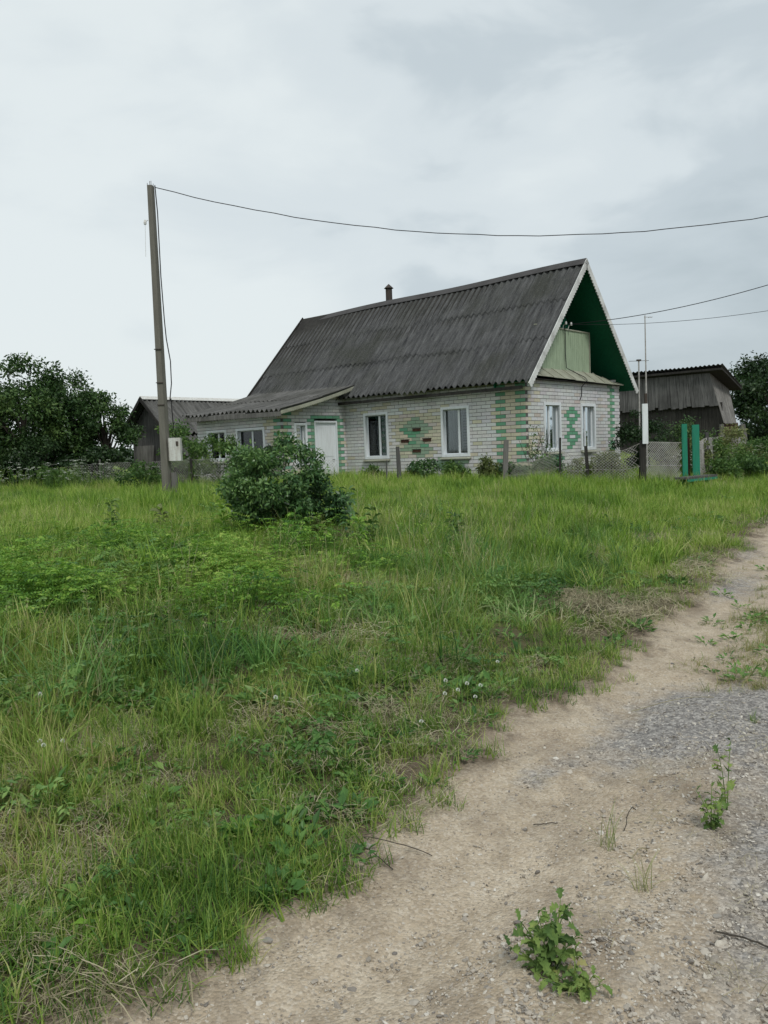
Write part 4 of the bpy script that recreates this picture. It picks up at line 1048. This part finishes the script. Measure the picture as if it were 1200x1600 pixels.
chainlink([(6.07, 19.5, zg(6.07, 19.5), 1.52), (4.92, 19.8, zg(4.92, 19.8), 1.38), (4.28, 20.0, zg(4.28, 20), 1.45), (3.05, 20.4, zg(3.05, 20.4), 1.12)], 'sagging rusty chain link fence in front of the gable wall', slack=.09)
chainlink([(6.18, 19.52, zg(6.18, 19.52), 1.55), (7.22, 19.97, zg(7.22, 19.97), 1.50)], 'upright chain link panel between the dark corner post and the green boards', pitch=.06, r=.0055)
chainlink([(7.75, 20.6, zg(7.8, 20.6), 1.5), (9.1, 23.2, zg(9.1, 23.2), 1.6), (11.7, 28.4, zg(11.7, 28.4), 1.65), (13.35, 30.3, zg(13.3, 30.3), 1.6)], 'overgrown chain link fence running back to the barn', slack=.03)
chainlink([(-1.2, 22.5, zg(-1.2, 22.5), 1.35), (-3.75, 22.9, zg(-3.7, 22.9), 1.5), (-5.3, 23.0, zg(-5.3, 23), 1.52), (-6.6, 23.8, zg(-6.6, 23.8), 1.5)], 'grey chain link fence in front of the annex windows', r=.0028)
chainlink([(-7.6, 25.2, zg(-7.6, 25.2), 1.5), (-9.05, 26.6, zg(-9, 26.6), 1.5), (-11.6, 27.6, zg(-11.6, 27.6), 1.35)], 'low wire fence beside the plank shed under the trees', r=.0022, pitch=.1)

for x, y, zt, lab, w_ in ((7.32, 20.0, 1.94, 'narrow bright green upright board nearest the chain link panel', .12), (7.76, 20.45, 1.92, 'wider bright green upright board behind the bench', .17)):
    mb = MB(); g_ = hz(x, y); mb.beam((0, 0, -.1), (-.02, 0, zt - g_), w_, .05, (0, 1, 0)); mb.beam((.0, .05, -.1), (-.02, .05, zt - g_ - .04), w_ * .4, .05, (0, 1, 0))
    o = mb.build('green_board', M['post_green'], None); o.location = (x, y, g_); tag(o, lab, 'board')
mb = MB(); mb.beam((0, 0, -.1), (-.03, 0, 1.25), .13, .04, (0, 1, 0)); o = mb.build('brown_board', M['rust'], None); o.location = (7.66, 20.75, hz(7.66, 20.75)); tag(o, 'dark red brown board seen between the two green boards', 'board')
bench = empty('bench', (7.5, 19.95, hz(7.5, 19.95)), math.atan2(1.0, 1.06), 'low dark green plank bench at the fence by the green boards', 'bench')
gb_ = hz(7.5, 19.95); zs_ = .68 - gb_
m_ = MB(); m_.box((-.72, -.20, zs_ - .05), (.85, .14, zs_)); m_.build('seat', M['wood'], bench)
m_ = MB(); m_.box((-.70, -.205, zs_ - .11), (.83, -.18, zs_ - .052)); m_.build('apron', M['post_green'], bench)
for x in (-.42, .52):
    m_ = MB(); m_.box((x - .05, -.13, -.2), (x + .05, .09, zs_ - .052)); m_.build('leg', M['post_green'], bench)

# mast with white post at the fence corner
mast = empty('antenna_mast', (6.72, 21.0, hz(6.72, 21)), 0, 'slim grey metal mast with a tiny aerial by the fence corner', 'mast')
zz = 4.70 - hz(6.72, 21)
m_ = MB(); m_.tube([(0, 0, -.2), (.0, 0, zz * .5), (-.01, 0, zz)], [.022, .02, .014], 8); m_.build('pipe', M['galv'], mast)
m_ = MB(); m_.tube([(-.03, 0, zz - .04), (.17, 0, zz - .05)], .007, 5); m_.tube([(.10, -.08, zz - .05), (.10, .08, zz - .05)], .006, 5); m_.tube([(.16, -.06, zz - .05), (.16, .06, zz - .05)], .006, 5); m_.build('aerial', M['galv'], mast)
m_ = MB(); m_.tube([(-.02, -.0, 2.0), (-.02, 0, 2.35)], .04, 8); m_.build('coupling', M['iron'], mast)
wp = MB(); wp.beam((0, 0, 0), (-.0, 0, .93), .125, .05, (0, 1, 0)); o = wp.build('white_board', M['white'], None); o.location = (6.17, 19.40, 1.50); tag(o, 'white painted board standing up from the dark corner post', 'board')
m2 = empty('antenna_mast', (10.9, 35.0, hz(10.9, 35)), 0, 'small distant T shaped aerial above the barn roof', 'mast')
z2 = 4.93 - hz(10.9, 35); m_ = MB(); m_.tube([(0, 0, -.2), (0, 0, z2)], .03, 6); m_.build('pipe', M['galv'], m2)
m_ = MB(); m_.tube([(-.42, 0, z2), (.42, 0, z2)], .010, 5); m_.box((-.09, -.05, z2 - .01), (.09, .05, z2 + .06)); m_.build('aerial', M['iron'], m2)

# ------------------------------------------------------------------ trees, bushes
def foliage_mesh(rng, clumps, n, size, up=.45, asp=.5, sd=.42):
    """clumps (k,4): x y z r ; leaves scattered round them"""
    cl = np.array(clumps); w_ = cl[:, 3] ** 2; w_ /= w_.sum()
    idx = rng.choice(len(cl), n, p=w_); v = rng.normal(size=(n, 3)); v /= np.linalg.norm(v, axis=1, keepdims=True)
    rad = np.abs(rng.normal(.72, .30, n)); base = cl[idx, :3] + v * (cl[idx, 3] * rad)[:, None] * np.array([1, 1, .8])
    dr = v * .6 + rng.normal(0, .6, (n, 3)) + np.array([0, 0, -.15]); dr /= np.linalg.norm(dr, axis=1, keepdims=True)
    N = rng.normal(0, .6, (n, 3)) + np.array([0, 0, up]) + v * .4
    ln = size * rng.uniform(.65, 1.35, n)
    return leaf_quads(base, dr, N, ln, ln * asp, .2)
def plant(name, x, y, H_, R, label, cat, mat, n, size, clumps=40, seed=1, low=.05, trunk=.12, group=None, shape='round', cr=.24, asp=.5, stems=1, sx=1.0, barkmat='bark', wood='trunk'):
    rng = np.random.default_rng(seed); g_ = hz(x, y)
    root = empty(name, (x, y, g_), 0, label, cat, group)
    cl = []
    while len(cl) < clumps:
        v = rng.normal(size=3); v /= np.linalg.norm(v); r = rng.uniform(.25, 1) ** .5
        zc = low + (1 - low) * (v[2] * r * .5 + .5)
        k = 1.0 if shape == 'round' else (1.15 - .5 * zc)
        cl.append((v[0] * r * R * k * sx * .86, v[1] * r * R * k * .86, zc * H_ * .9, R * cr * rng.uniform(.55, 1.3)))
    V, Fq = foliage_mesh(rng, cl, n, size, asp=asp)
    V[:, 2] = np.maximum(V[:, 2], .0)
    me = np_mesh('foliage', V, Fq, [mat]); o = bpy.data.objects.new('foliage', me); COL.objects.link(o); o.parent = root
    mb = MB()
    for s_ in range(stems):
        bx_, by_ = (0, 0) if stems == 1 else (rng.normal(0, R * .15), rng.normal(0, R * .15))
        if stems == 1: mb.tube([(0, 0, -.2), (rng.normal(0, .05), 0, H_ * .3), (rng.normal(0, .12) * R * .3, 0, H_ * .62)], [trunk, trunk * .75, trunk * .35], 8)
        for c in (cl[::max(1, len(cl) // 14)] if stems == 1 else cl[s_::stems][:4]):
            st_ = (0, 0, min(H_ * .35, c[2] * .5)) if stems == 1 else (bx_, by_, 0)
            e = Vector(c[:3]); m2_ = Vector(st_).lerp(e, .5) + Vector((0, 0, .08 * H_))
            mb.tube([st_, tuple(m2_), tuple(e)], [trunk * .42, trunk * .25, trunk * .08], 5, cap=False)
    mb.build(wood, M[barkmat], root)
    return root
TL = 'orchard trees at the left'
plant('orchard_tree', -14.6, 29.3, 5.1, 2.3, 'dark leafy tree cut by the left frame edge, part of the orchard', 'tree', G['tree'], 17000, .13, 60, 1, .1, group=TL)
plant('orchard_tree', -12.3, 28.6, 4.95, 2.0, 'tallest dark green orchard tree, bushy down to the ground', 'tree', G['tree'], 17000, .13, 60, 2, .1, group=TL)
plant('orchard_tree', -11.0, 29.6, 4.75, 1.6, 'middle orchard tree with ragged crown against the sky', 'tree', G['tree'], 11000, .12, 46, 3, .12, group=TL)
plant('orchard_tree', -9.75, 29.4, 3.75, 1.25, 'smaller loose orchard tree closest to the shed roof', 'tree', G['tree'], 6500, .11, 30, 4, .1, group=TL)
plant('orchard_tree', -16.9, 31, 4.6, 2.5, 'orchard tree beyond the left edge', 'tree', G['tree'], 6000, .2, 40, 5, .1, group=TL)
LS = 'shrubs under the orchard trees'
for i, (x, y, h_, r_, lab) in enumerate([(-13.2, 27.2, 1.9, 1.1, 'dark shrub under the leftmost orchard trees'), (-11.3, 27.3, 2.0, 1.2, 'broad dark shrub under the tallest orchard tree'),
        (-9.4, 27.4, 1.7, .9, 'low dark shrub between orchard and shed'), (-10.3, 26.4, .9, .8, 'low grey green shrub at the wire fence by the shed')]):
    plant('shrub', x, y, h_, r_, lab, 'shrub', G['dark'] if i < 3 else G['shrub'], 4200, .11, 26, 20 + i, .0, .05, LS, stems=4, wood='stems')
plant('tree', 24.6, 52, 6.9, 3.2, 'dark dense tree at the right frame edge beyond the barn', 'tree', G['dark'], 14000, .24, 60, 31, .02)
plant('tree', 30.0, 55, 7.0, 3.6, 'second dark tree beyond the right frame edge', 'tree', G['dark'], 8000, .28, 50, 32, .02)
plant('leafy_bush', -1.52, 11.6, 1.50, .80, 'large dark leafy bush standing alone in the grass before the annex door', 'bush', G['bush'], 12500, .066, 66, 41, .0, .022, None, stems=14, cr=.20, asp=.42, shape='round', wood='stems')
plant('leafy_bush', -.85, 11.7, .95, .40, 'lower narrow dark bush at the right foot of the big bush', 'bush', G['bush'], 2400, .07, 18, 42, .0, .015, None, stems=5, cr=.3, asp=.42, wood='stems')
# garden shrubs round the house
for i, (x, y, h_, r_, mt, n_, lab) in enumerate([
    (-4.6, 23.6, 1.75, .75, 'shrub', 2600, 'green garden shrub covering the left annex window'),
    (-5.9, 24.2, 2.3, .7, 'shrub', 2600, 'tall thin garden shrub between shed and annex'),
    (-3.3, 23.55, 1.35, .55, 'dark', 1800, 'dark shrub under the right annex window'),
    (-6.7, 23.4, .95, .7, 'shrub', 2000, 'low green shrub right of the concrete pole'),
    (1.15, 23.3, .72, .5, 'bush', 1500, 'small dark bush at the wall below the brick flower pattern'),
    (2.0, 22.7, .62, .45, 'shrub', 1200, 'small leafy weed clump under the right long wall window'),
    (-.3, 24.0, .6, .4, 'shrub', 900, 'low green clump under the left long wall window'),
    (2.75, 20.9, .8, .38, 'olive', 1200, 'yellow green clump behind the tilted fence post'),
    (3.2, 20.7, .62, .42, 'bush', 1200, 'dark leafy clump at the foot of the house corner'),
    (4.1, 20.9, .72, .5, 'bush', 1300, 'dark weeds behind the wire under the first gable window'),
    (5.6, 20.5, .98, .52, 'olive', 1500, 'olive green bush behind the wire fence near the corner post'),
    (5.0, 21.0, .7, .4, 'olive', 900, 'dull green weeds below the second gable window'),
    (7.6, 24.2, 2.1, .9, 'dark', 3200, 'dark garden bush right of the house corner'),
    (8.9, 25.0, 1.95, .95, 'tree', 3200, 'dark bush behind the chain link panel'),
    (8.6, 23.0, 1.25, .6, 'olive', 1700, 'yellow green bush just behind the green boards'),
    (10.3, 25.2, 1.3, .95, 'shrub', 2600, 'green bush growing through the overgrown fence'),
    (11.4, 26.6, 1.6, .9, 'olive', 2600, 'olive bush in front of the barn lower wall'),
    (9.0, 22.0, .62, .62, 'shrub', 2200, 'low rounded green bush beside the bench end'),
    (10.6, 24.0, .75, .7, 'shrub', 2000, 'low spreading bush along the fence beyond the bench'),
    (12.9, 28.4, 1.25, .8, 'shrub', 1800, 'leafy bush at the foot of the tall pale post'),
    (11.8, 33.5, 2.0, 1.2, 'dark', 2600, 'dark bush against the barn wall'),
    (16.5, 36.5, 1.3, 1.1, 'shrub', 2000, 'low bush at the barn end by the lane')]):
    plant('garden_bush', x, y, h_, r_, lab, 'bush', G[mt], int(n_ * 1.2), .085, 18, 60 + i, .0, .018, 'garden bushes along fence and house', stems=4, cr=.3, wood='stems')
# bare twiggy climber by the first gable window
tw = MB(); rr = random.Random(3)
for k in range(26):
    x0 = rr.uniform(-.25, .25); top_ = rr.uniform(.6, 1.55); lx = rr.uniform(-.35, .35)
    tw.tube([(x0 * .4, 0, 0), (x0 + lx * .3, rr.uniform(-.1, .1), top_ * .5), (x0 + lx, rr.uniform(-.1, .1), top_)], [.008, .006, .003], 4, cap=False)
o = tw.build('twiggy_shrub', M['bark'], None); o.location = (4.05, 21.35, hz(4.05, 21.35)); tag(o, 'bare twiggy shrub climbing beside the first gable window', 'shrub')
rng = np.random.default_rng(8); V, Fq = foliage_mesh(rng, [(rng.uniform(-.35, .35), 0, rng.uniform(.5, 1.4), .14) for _ in range(12)], 420, .05)
f_ = bpy.data.objects.new('foliage', np_mesh('foliage', V, Fq, [G['shrub']])); COL.objects.link(f_); f_.parent = o

# white umbel flowers by the far fences (cow parsley)
def mk_umbel(var=3):
    res = []
    for i in range(var):
        rng = np.random.default_rng(140 + i); mb = MB()
        for k in range(5):
            x, y = rng.normal(0, .12, 2); h = rng.uniform(.5, .95); mb.tube([(x * .3, y * .3, 0), (x, y, h)], .006, 3, cap=False)
        st_ = (len(mb.v), len(mb.f)); n0 = len(mb.f)
        r2 = np.random.default_rng(140 + i)
        for k in range(5):
            x, y = r2.normal(0, .12, 2); h = r2.uniform(.5, .95)
            for j in range(16):
                a = r2.uniform(0, 6.28); r = .06 * math.sqrt(r2.uniform()); c = Vector((x + r * math.cos(a), y + r * math.sin(a), h + .02 + r2.uniform(-.01, .01))); s_ = .009
                mb.face([c + Vector((-s_, -s_, 0)), c + Vector((s_, -s_, .006)), c + Vector((s_, s_, 0)), c + Vector((-s_, s_, .006))])
        me = bpy.data.meshes.new('umbel'); me.from_pydata(mb.v, [], mb.f); me.materials.append(G['shrub']); me.materials.append(M['petal'])
        mi = [0] * n0 + [1] * (len(mb.f) - n0); me.polygons.foreach_set('material_index', mi); res.append(bpy.data.objects.new('umbel', me))
    return res
P = np.concatenate([np.stack([RNG.uniform(-13.6, -11, 34), RNG.uniform(25.0, 26.6, 34)], 1), np.stack([RNG.uniform(-9.6, -8.4, 22), RNG.uniform(24.5, 25.8, 22)], 1),
                    np.stack([RNG.uniform(-10.8, -9.6, 8), RNG.uniform(25, 26, 8)], 1), np.stack([RNG.uniform(-6.6, -5.4, 6), RNG.uniform(22.4, 23.0, 6)], 1),
                    np.stack([RNG.uniform(8.2, 9.6, 14), RNG.uniform(22.6, 23.6, 14)], 1), np.stack([RNG.uniform(10.5, 12.5, 16), RNG.uniform(25.0, 28.4, 16)], 1)])
scatter('cow_parsley', mk_umbel(), P, RNG.uniform(.7, 1.15, len(P)), 'white flowering cow parsley along the far fence lines', 'wild flowers')
tw2 = [(-1.0, 10.2), (-1.0, 10.4), (-2.05, 12.6)]
# distant wood
clumps_ = [(x, y, rng.uniform(.5, 2.2), rng.uniform(2.0, 3.4)) for a in np.linspace(-1.25, 1.25, 130) for x, y in [(170 * math.sin(a), 170 * math.cos(a) + rng.uniform(-6, 6))]]
V, Fq = foliage_mesh(rng, clumps_, 26000, 1.1, asp=.8)
o = bpy.data.objects.new('distant_wood', np_mesh('distant_wood', V, Fq, [G['dark']])); COL.objects.link(o); tag(o, 'low distant wood on the horizon', 'wood', kind='stuff')

# ------------------------------------------------------------------ plants and litter on the lane
def leafy(name, x, y, label, seed, n=16, ln=(.09, .17), wd=.45, mat='broad', upk=(.35, 1.25), lobes=True, stem=0.0):
    """rosette of lobed leaves built as bent strips"""
    rng = np.random.default_rng(seed); mb = MB(); root = empty(name, (x, y, hz(x, y)), 0, label, 'plant')
    sb = MB()
    for k in range(n):
        az = rng.uniform(0, 6.28); el = rng.uniform(*upk); L_ = rng.uniform(*ln); w_ = L_ * wd; z0 = stem * rng.uniform(.1, 1)
        d = Vector((math.cos(az), math.sin(az), 0)); s_ = Vector((-math.sin(az), math.cos(az), 0)); p = d * .015 + Vector((0, 0, z0)); th = el; rows = []; ro_ = rng.normal(0, .5); s_ = (s_ * math.cos(ro_) + Vector((0, 0, 1)) * math.sin(ro_)).normalized()
        for j in range(8):
            f = j / 7; ww = w_ * math.sin(PI * min(1, .12 + f * .88)) ** .8 * (1 + (.38 if lobes and j % 2 else -.25 if lobes else 0)) / 2
            if j == 7: ww = .001
            rows.append((p - s_ * ww + Vector((0, 0, ww * .35)), p.copy(), p + s_ * ww + Vector((0, 0, ww * .35))))
            p = p + (d * math.cos(th) + Vector((0, 0, math.sin(th)))) * L_ / 7; th -= .16 + .12 * f
        b = len(mb.v)
        for r_ in rows: mb.v += [tuple(q) for q in r_]
        for j in range(7):
            for c in (0, 1): mb.f.append((b + j * 3 + c, b + j * 3 + c + 1, b + j * 3 + c + 4, b + j * 3 + c + 3)); mb.c.append(None)
    mb.build('leaves', G[mat], root)
    if stem: sb.tube([(0, 0, -.02), (.004, 0, stem * .5), (.012, 0, stem)], [.004, .0035, .002], 5); sb.build('stem', G['broad'], root)
    return root
def ragged(name, x, y, label, seed, stems=7, hh=(.08, .17), out=.09, ln=(.03, .06), wd=.42, mat='broad', per=8, lobe=.35):
    """several leaning stems carrying small jagged leaves all the way up"""
    rng = np.random.default_rng(seed); root = empty(name, (x, y, hz(x, y)), 0, label, 'plant'); sb = MB(); mb = MB()
    for k in range(stems):
        az = rng.uniform(0, 6.28); o_ = out * rng.uniform(.2, 1); h_ = rng.uniform(*hh)
        tip = Vector((o_ * math.cos(az), o_ * math.sin(az), h_)); a = Vector((rng.normal(0, .008), rng.normal(0, .008), -.01)); mid = a.lerp(tip, .5) + Vector((0, 0, h_ * .15))
        sb.tube([a, mid, tip], [.0022, .0018, .001], 5)
        for j in range(per):
            f = (j + 1.2) / (per + .2); p = (a.lerp(mid, f * 2) if f < .5 else mid.lerp(tip, f * 2 - 1))
            la = rng.uniform(0, 6.28); L_ = rng.uniform(*ln) * (1.1 - .35 * f); el = rng.uniform(-.1, .9) if j < per - 1 else 1.2
            d = Vector((math.cos(la), math.sin(la), 0)); s_ = Vector((-d.y, d.x, 0)); ro_ = rng.normal(0, .55); s_ = (s_ * math.cos(ro_) + Vector((0, 0, 1)) * math.sin(ro_)).normalized()
            th = el; rows = []; q = p + d * .004; n_ = 7
            for i in range(n_ + 1):
                g_ = i / n_; ww = L_ * wd * math.sin(PI * (.1 + .88 * g_)) ** .9 * (1 + (lobe if i % 2 else -lobe)) / 2 * rng.uniform(.8, 1.2)
                if i == n_: ww = .0006
                rows.append((q - s_ * ww + Vector((0, 0, ww * .4)), q.copy(), q + s_ * ww + Vector((0, 0, ww * .4))))
                q = q + (d * math.cos(th) + Vector((0, 0, math.sin(th)))) * L_ / n_; th -= rng.uniform(.08, .34)
            b = len(mb.v)
            for r_ in rows: mb.v += [tuple(v) for v in r_]
            for i in range(n_):
                for c in (0, 1): mb.f.append((b + i * 3 + c, b + i * 3 + c + 1, b + i * 3 + c + 4, b + i * 3 + c + 3)); mb.c.append(None)
    mb.build('leaves', G[mat], root); sb.build('stem', G[mat], root)
    return root
ragged('leafy_weed', .43, 2.29, 'large ragged weed with jagged leaves in the gravel at the bottom of the lane', 1, 11, (.07, .19), .12, (.035, .07), .48, 'lane', 9)
ragged('leafy_weed', .50, 2.19, 'lower spreading yellowish weed right in front of the large ragged weed', 2, 10, (.03, .09), .13, (.03, .055), .45, 'lane', 7)
ragged('seedling', 1.36, 3.28, 'thin upright seedling with small lobed leaves on the right of the lane', 3, 2, (.25, .30), .05, (.03, .05), .8, 'lane', 9, .45)
ragged('seedling', 1.24, 3.14, 'shorter bushy seedling at the foot of the upright seedling', 4, 7, (.06, .16), .08, (.025, .045), .6, 'lane', 8)
leafy('dandelion', -.95, 2.55, 'fresh green rosette of long leaves at the lane edge, bottom left', 5, 34, (.06, .13), .16, 'fern', (.5, 1.3))
leafy('dandelion', -1.05, 2.35, 'darker broad rosette below the fresh green rosette', 6, 30, (.05, .12), .18, 'broad', (.4, 1.2))
leafy('dandelion', -.62, 3.18, 'leafy rosette standing up from the grass above the bare soil', 7, 26, (.06, .12), .2, 'fern', (.6, 1.35))
leafy('thistle', -3.3, 12.3, 'pale upright thistle in the far left grass', 8, 22, (.12, .22), .3, 'olive', (.2, 1.1), True, .45)
for x_, y_, st_, mt_, lb_ in ((-2.15, 11.0, .55, 'fern', 'pale upright weed left of the big bush'), (-1.15, 10.6, .42, 'fern', 'light green weed in front of the big bush'), (-.85, 10.7, .38, 'olive', 'yellowish weed at the right front of the big bush'),
        (-.45, 10.6, .75, 'bush', 'tall dark leafy weed right of the big bush'), (-.30, 9.7, .5, 'fern', 'bright feathery clump standing in the middle of the bank'), (-.15, 10.3, .55, 'shrub', 'green leafy stalk behind the bright feathery clump'), (-3.9, 11.8, .6, 'shrub', 'dark upright weed in the left of the field'), (.9, 10.4, .5, 'shrub', 'green weed poking above the tall grass')):
    for q_ in range(1): leafy('tall_weed', x_, y_, lb_, int(abs(x_ * 100)), 40, (.09, .17), .32, mt_, (-.1, 1.1), True, st_)
def tuft(x, y, label, seed, sc=1.0, mat='seed', h=(.08, .2), n=22):
    V, Fc = blades(np.random.default_rng(seed), n, h[0], h[1], .03, .003, (.1, .9), 4); V = [tuple(c * sc for c in v) for v in V]
    o = pymesh('grass_tuft', V, Fc, G[mat]); COL.objects.link(o); o.location = (x, y, hz(x, y)); tag(o, label, 'grass tuft'); return o
tuft(.80, 3.03, 'sparse dry grass tuft in the middle of the lane gravel', 1, 1.1, 'seed', (.07, .22))
tuft(.84, 2.72, 'thin reddish grass tuft nearer the camera in the gravel', 2, 1.0, 'seed', (.06, .2))
tuft(1.95, 4.35, 'small green grass tuft at the right edge of the grey gravel', 3, .7, 'grass', (.06, .14), 30)
tuft(.52, 4.12, 'yellowish grass tuft poking out at the lane edge', 4, .8, 'straw', (.08, .17))
tuft(-.42, 2.95, 'low green grass tuft on the bare soil beside the lane', 5, .8, 'grass', (.05, .12), 34)
tuft(-.55, 2.72, 'second low grass tuft on the bare soil, nearer the camera', 6, .8, 'grass', (.05, .12), 34)
def stalk(x, y, az, L_, label, seed, r=.0022, mat='straw', lift=.02):
    rng = np.random.default_rng(seed); mb = MB(); n = 8; pts = []
    for k in range(n + 1):
        u = (k / n - .5) * L_; xx, yy = u * math.cos(az) + rng.normal(0, .003), u * math.sin(az) + rng.normal(0, .003)
        pts.append((xx, yy, hz(x + xx, y + yy) + .012 + lift * math.sin(k / n * PI) - hz(x, y)))
    mb.tube(pts, r, 5); o = mb.build('dry_stalk', G[mat] if mat in G else M[mat], None); o.location = (x, y, hz(x, y))
    return tag(o, label, 'dry stalk')
stalk(-.66, 2.28, 1.25, .22, 'pale dry stalk lying at the lane edge, bottom left', 1)
stalk(-.60, 2.33, 1.9, .13, 'thin dry stalk crossing the pale stalk', 2, .0015)
stalk(-.10, 3.02, -.8, .24, 'brown stem lying across the lane below the grass edge', 3, .002, 'bark')
stalk(.0, 3.1, -.35, .30, 'long brown stem beside the lane edge', 4, .0018, 'bark')
stalk(-.35, 2.75, .45, .28, 'thin dry stem lying on the sandy track edge', 5, .0015)
stalk(.25, 3.6, .9, .28, 'curved dry stalk at the grass border', 6, .0018)
stalk(.9, 2.95, .5, .08, 'short pale straw beside the dry tuft', 7, .0022)
stalk(1.05, 2.42, -.6, .16, 'short dark twig in the right gravel', 8, .003, 'bark', .004)
stalk(.62, 3.3, 0, .10, 'tiny dark twig on the sandy track', 9, .0022, 'bark', .002)
stalk(1.65, 4.75, .1, .5, 'long straw lying across the grey gravel patch', 10, .002)
stalk(.95, 3.25, 1.1, .24, 'leaning dry stem by the seedlings', 11, .0018, 'bark', .05)
def stone(x, y, r, label, seed):
    import bmesh
    rng = np.random.default_rng(seed); bm = bmesh.new(); bmesh.ops.create_icosphere(bm, subdivisions=2, radius=1)
    ph = rng.uniform(0, 6, 6)
    for v in bm.verts:
        k = 1 + .14 * math.sin(v.co.x * 3 + ph[0]) * math.sin(v.co.y * 2.6 + ph[1]) + .08 * math.sin(v.co.z * 5 + ph[2]); v.co = Vector((v.co.x * k * r * 1.3, v.co.y * k * r, v.co.z * k * r * .5))
    me = bpy.data.meshes.new('stone'); bm.to_mesh(me); bm.free(); me.materials.append(M['stone']); o = bpy.data.objects.new('stone', me); COL.objects.link(o); o.location = (x, y, hz(x, y) + .004); tag(o, label, 'stone')
stone(-.12, 3.1, .022, 'rounded stone at the lane edge below the grass', 1)
stone(-1.12, 2.52, .03, 'flat pale stone half hidden among the rosettes', 2)
stone(1.02, 2.55, .013, 'light pebble sized stone in the right gravel', 3)
stone(-.42, 2.52, .014, 'small pale stone on the soil border', 4)
# clover blossoms
def blossom(x, y, h, first):
    root = empty('clover_flower', (x, y, hz(x, y)), 0, 'small white clover blossom standing in the grass', 'flower', 'white clover flowers')
    if first is None:
        m_ = MB(); m_.tube([(0, 0, 0), (.003, 0, .10)], .0012, 4, cap=False); a = m_.build('stem', G['broad'], root)
        m_ = MB(); rr_ = random.Random(2)
        for k in range(60):
            v = Vector((rr_.gauss(0, 1), rr_.gauss(0, 1), abs(rr_.gauss(0, 1)) - .3)).normalized(); c = Vector((.003, 0, .105)) + v * .006; s_ = v.orthogonal().normalized() * .0025
            m_.face([c - s_, c + v * .005, c + s_])
        b = m_.build('head', M['petal'], root); kids = (a, b)
    else:
        kids = first
        for k in kids: c = k.copy(); COL.objects.link(c); c.parent = root
    root.scale = (1.15, 1.15, h / .10); return kids
kids = None
for x, y, h in [(.32, 4.75, .16), (.38, 4.62, .14), (.44, 4.7, .15), (.52, 4.72, .13), (.30, 4.55, .14), (.47, 4.55, .12), (-.62, 4.35, .15), (-1.62, 3.75, .13), (-1.55, 3.8, .13), (-1.68, 3.85, .12), (-.2, 4.9, .14), (.15, 4.2, .1), (-1.9, 4.4, .16), (.7, 5.3, .12)]:
    kids = blossom(x, y, h, kids)
for ob in scene.objects: 
    if ob.type == 'MESH' and 'kind' not in ob and ob.parent is None and 'label' not in ob: print('UNTAGGED', ob.name)
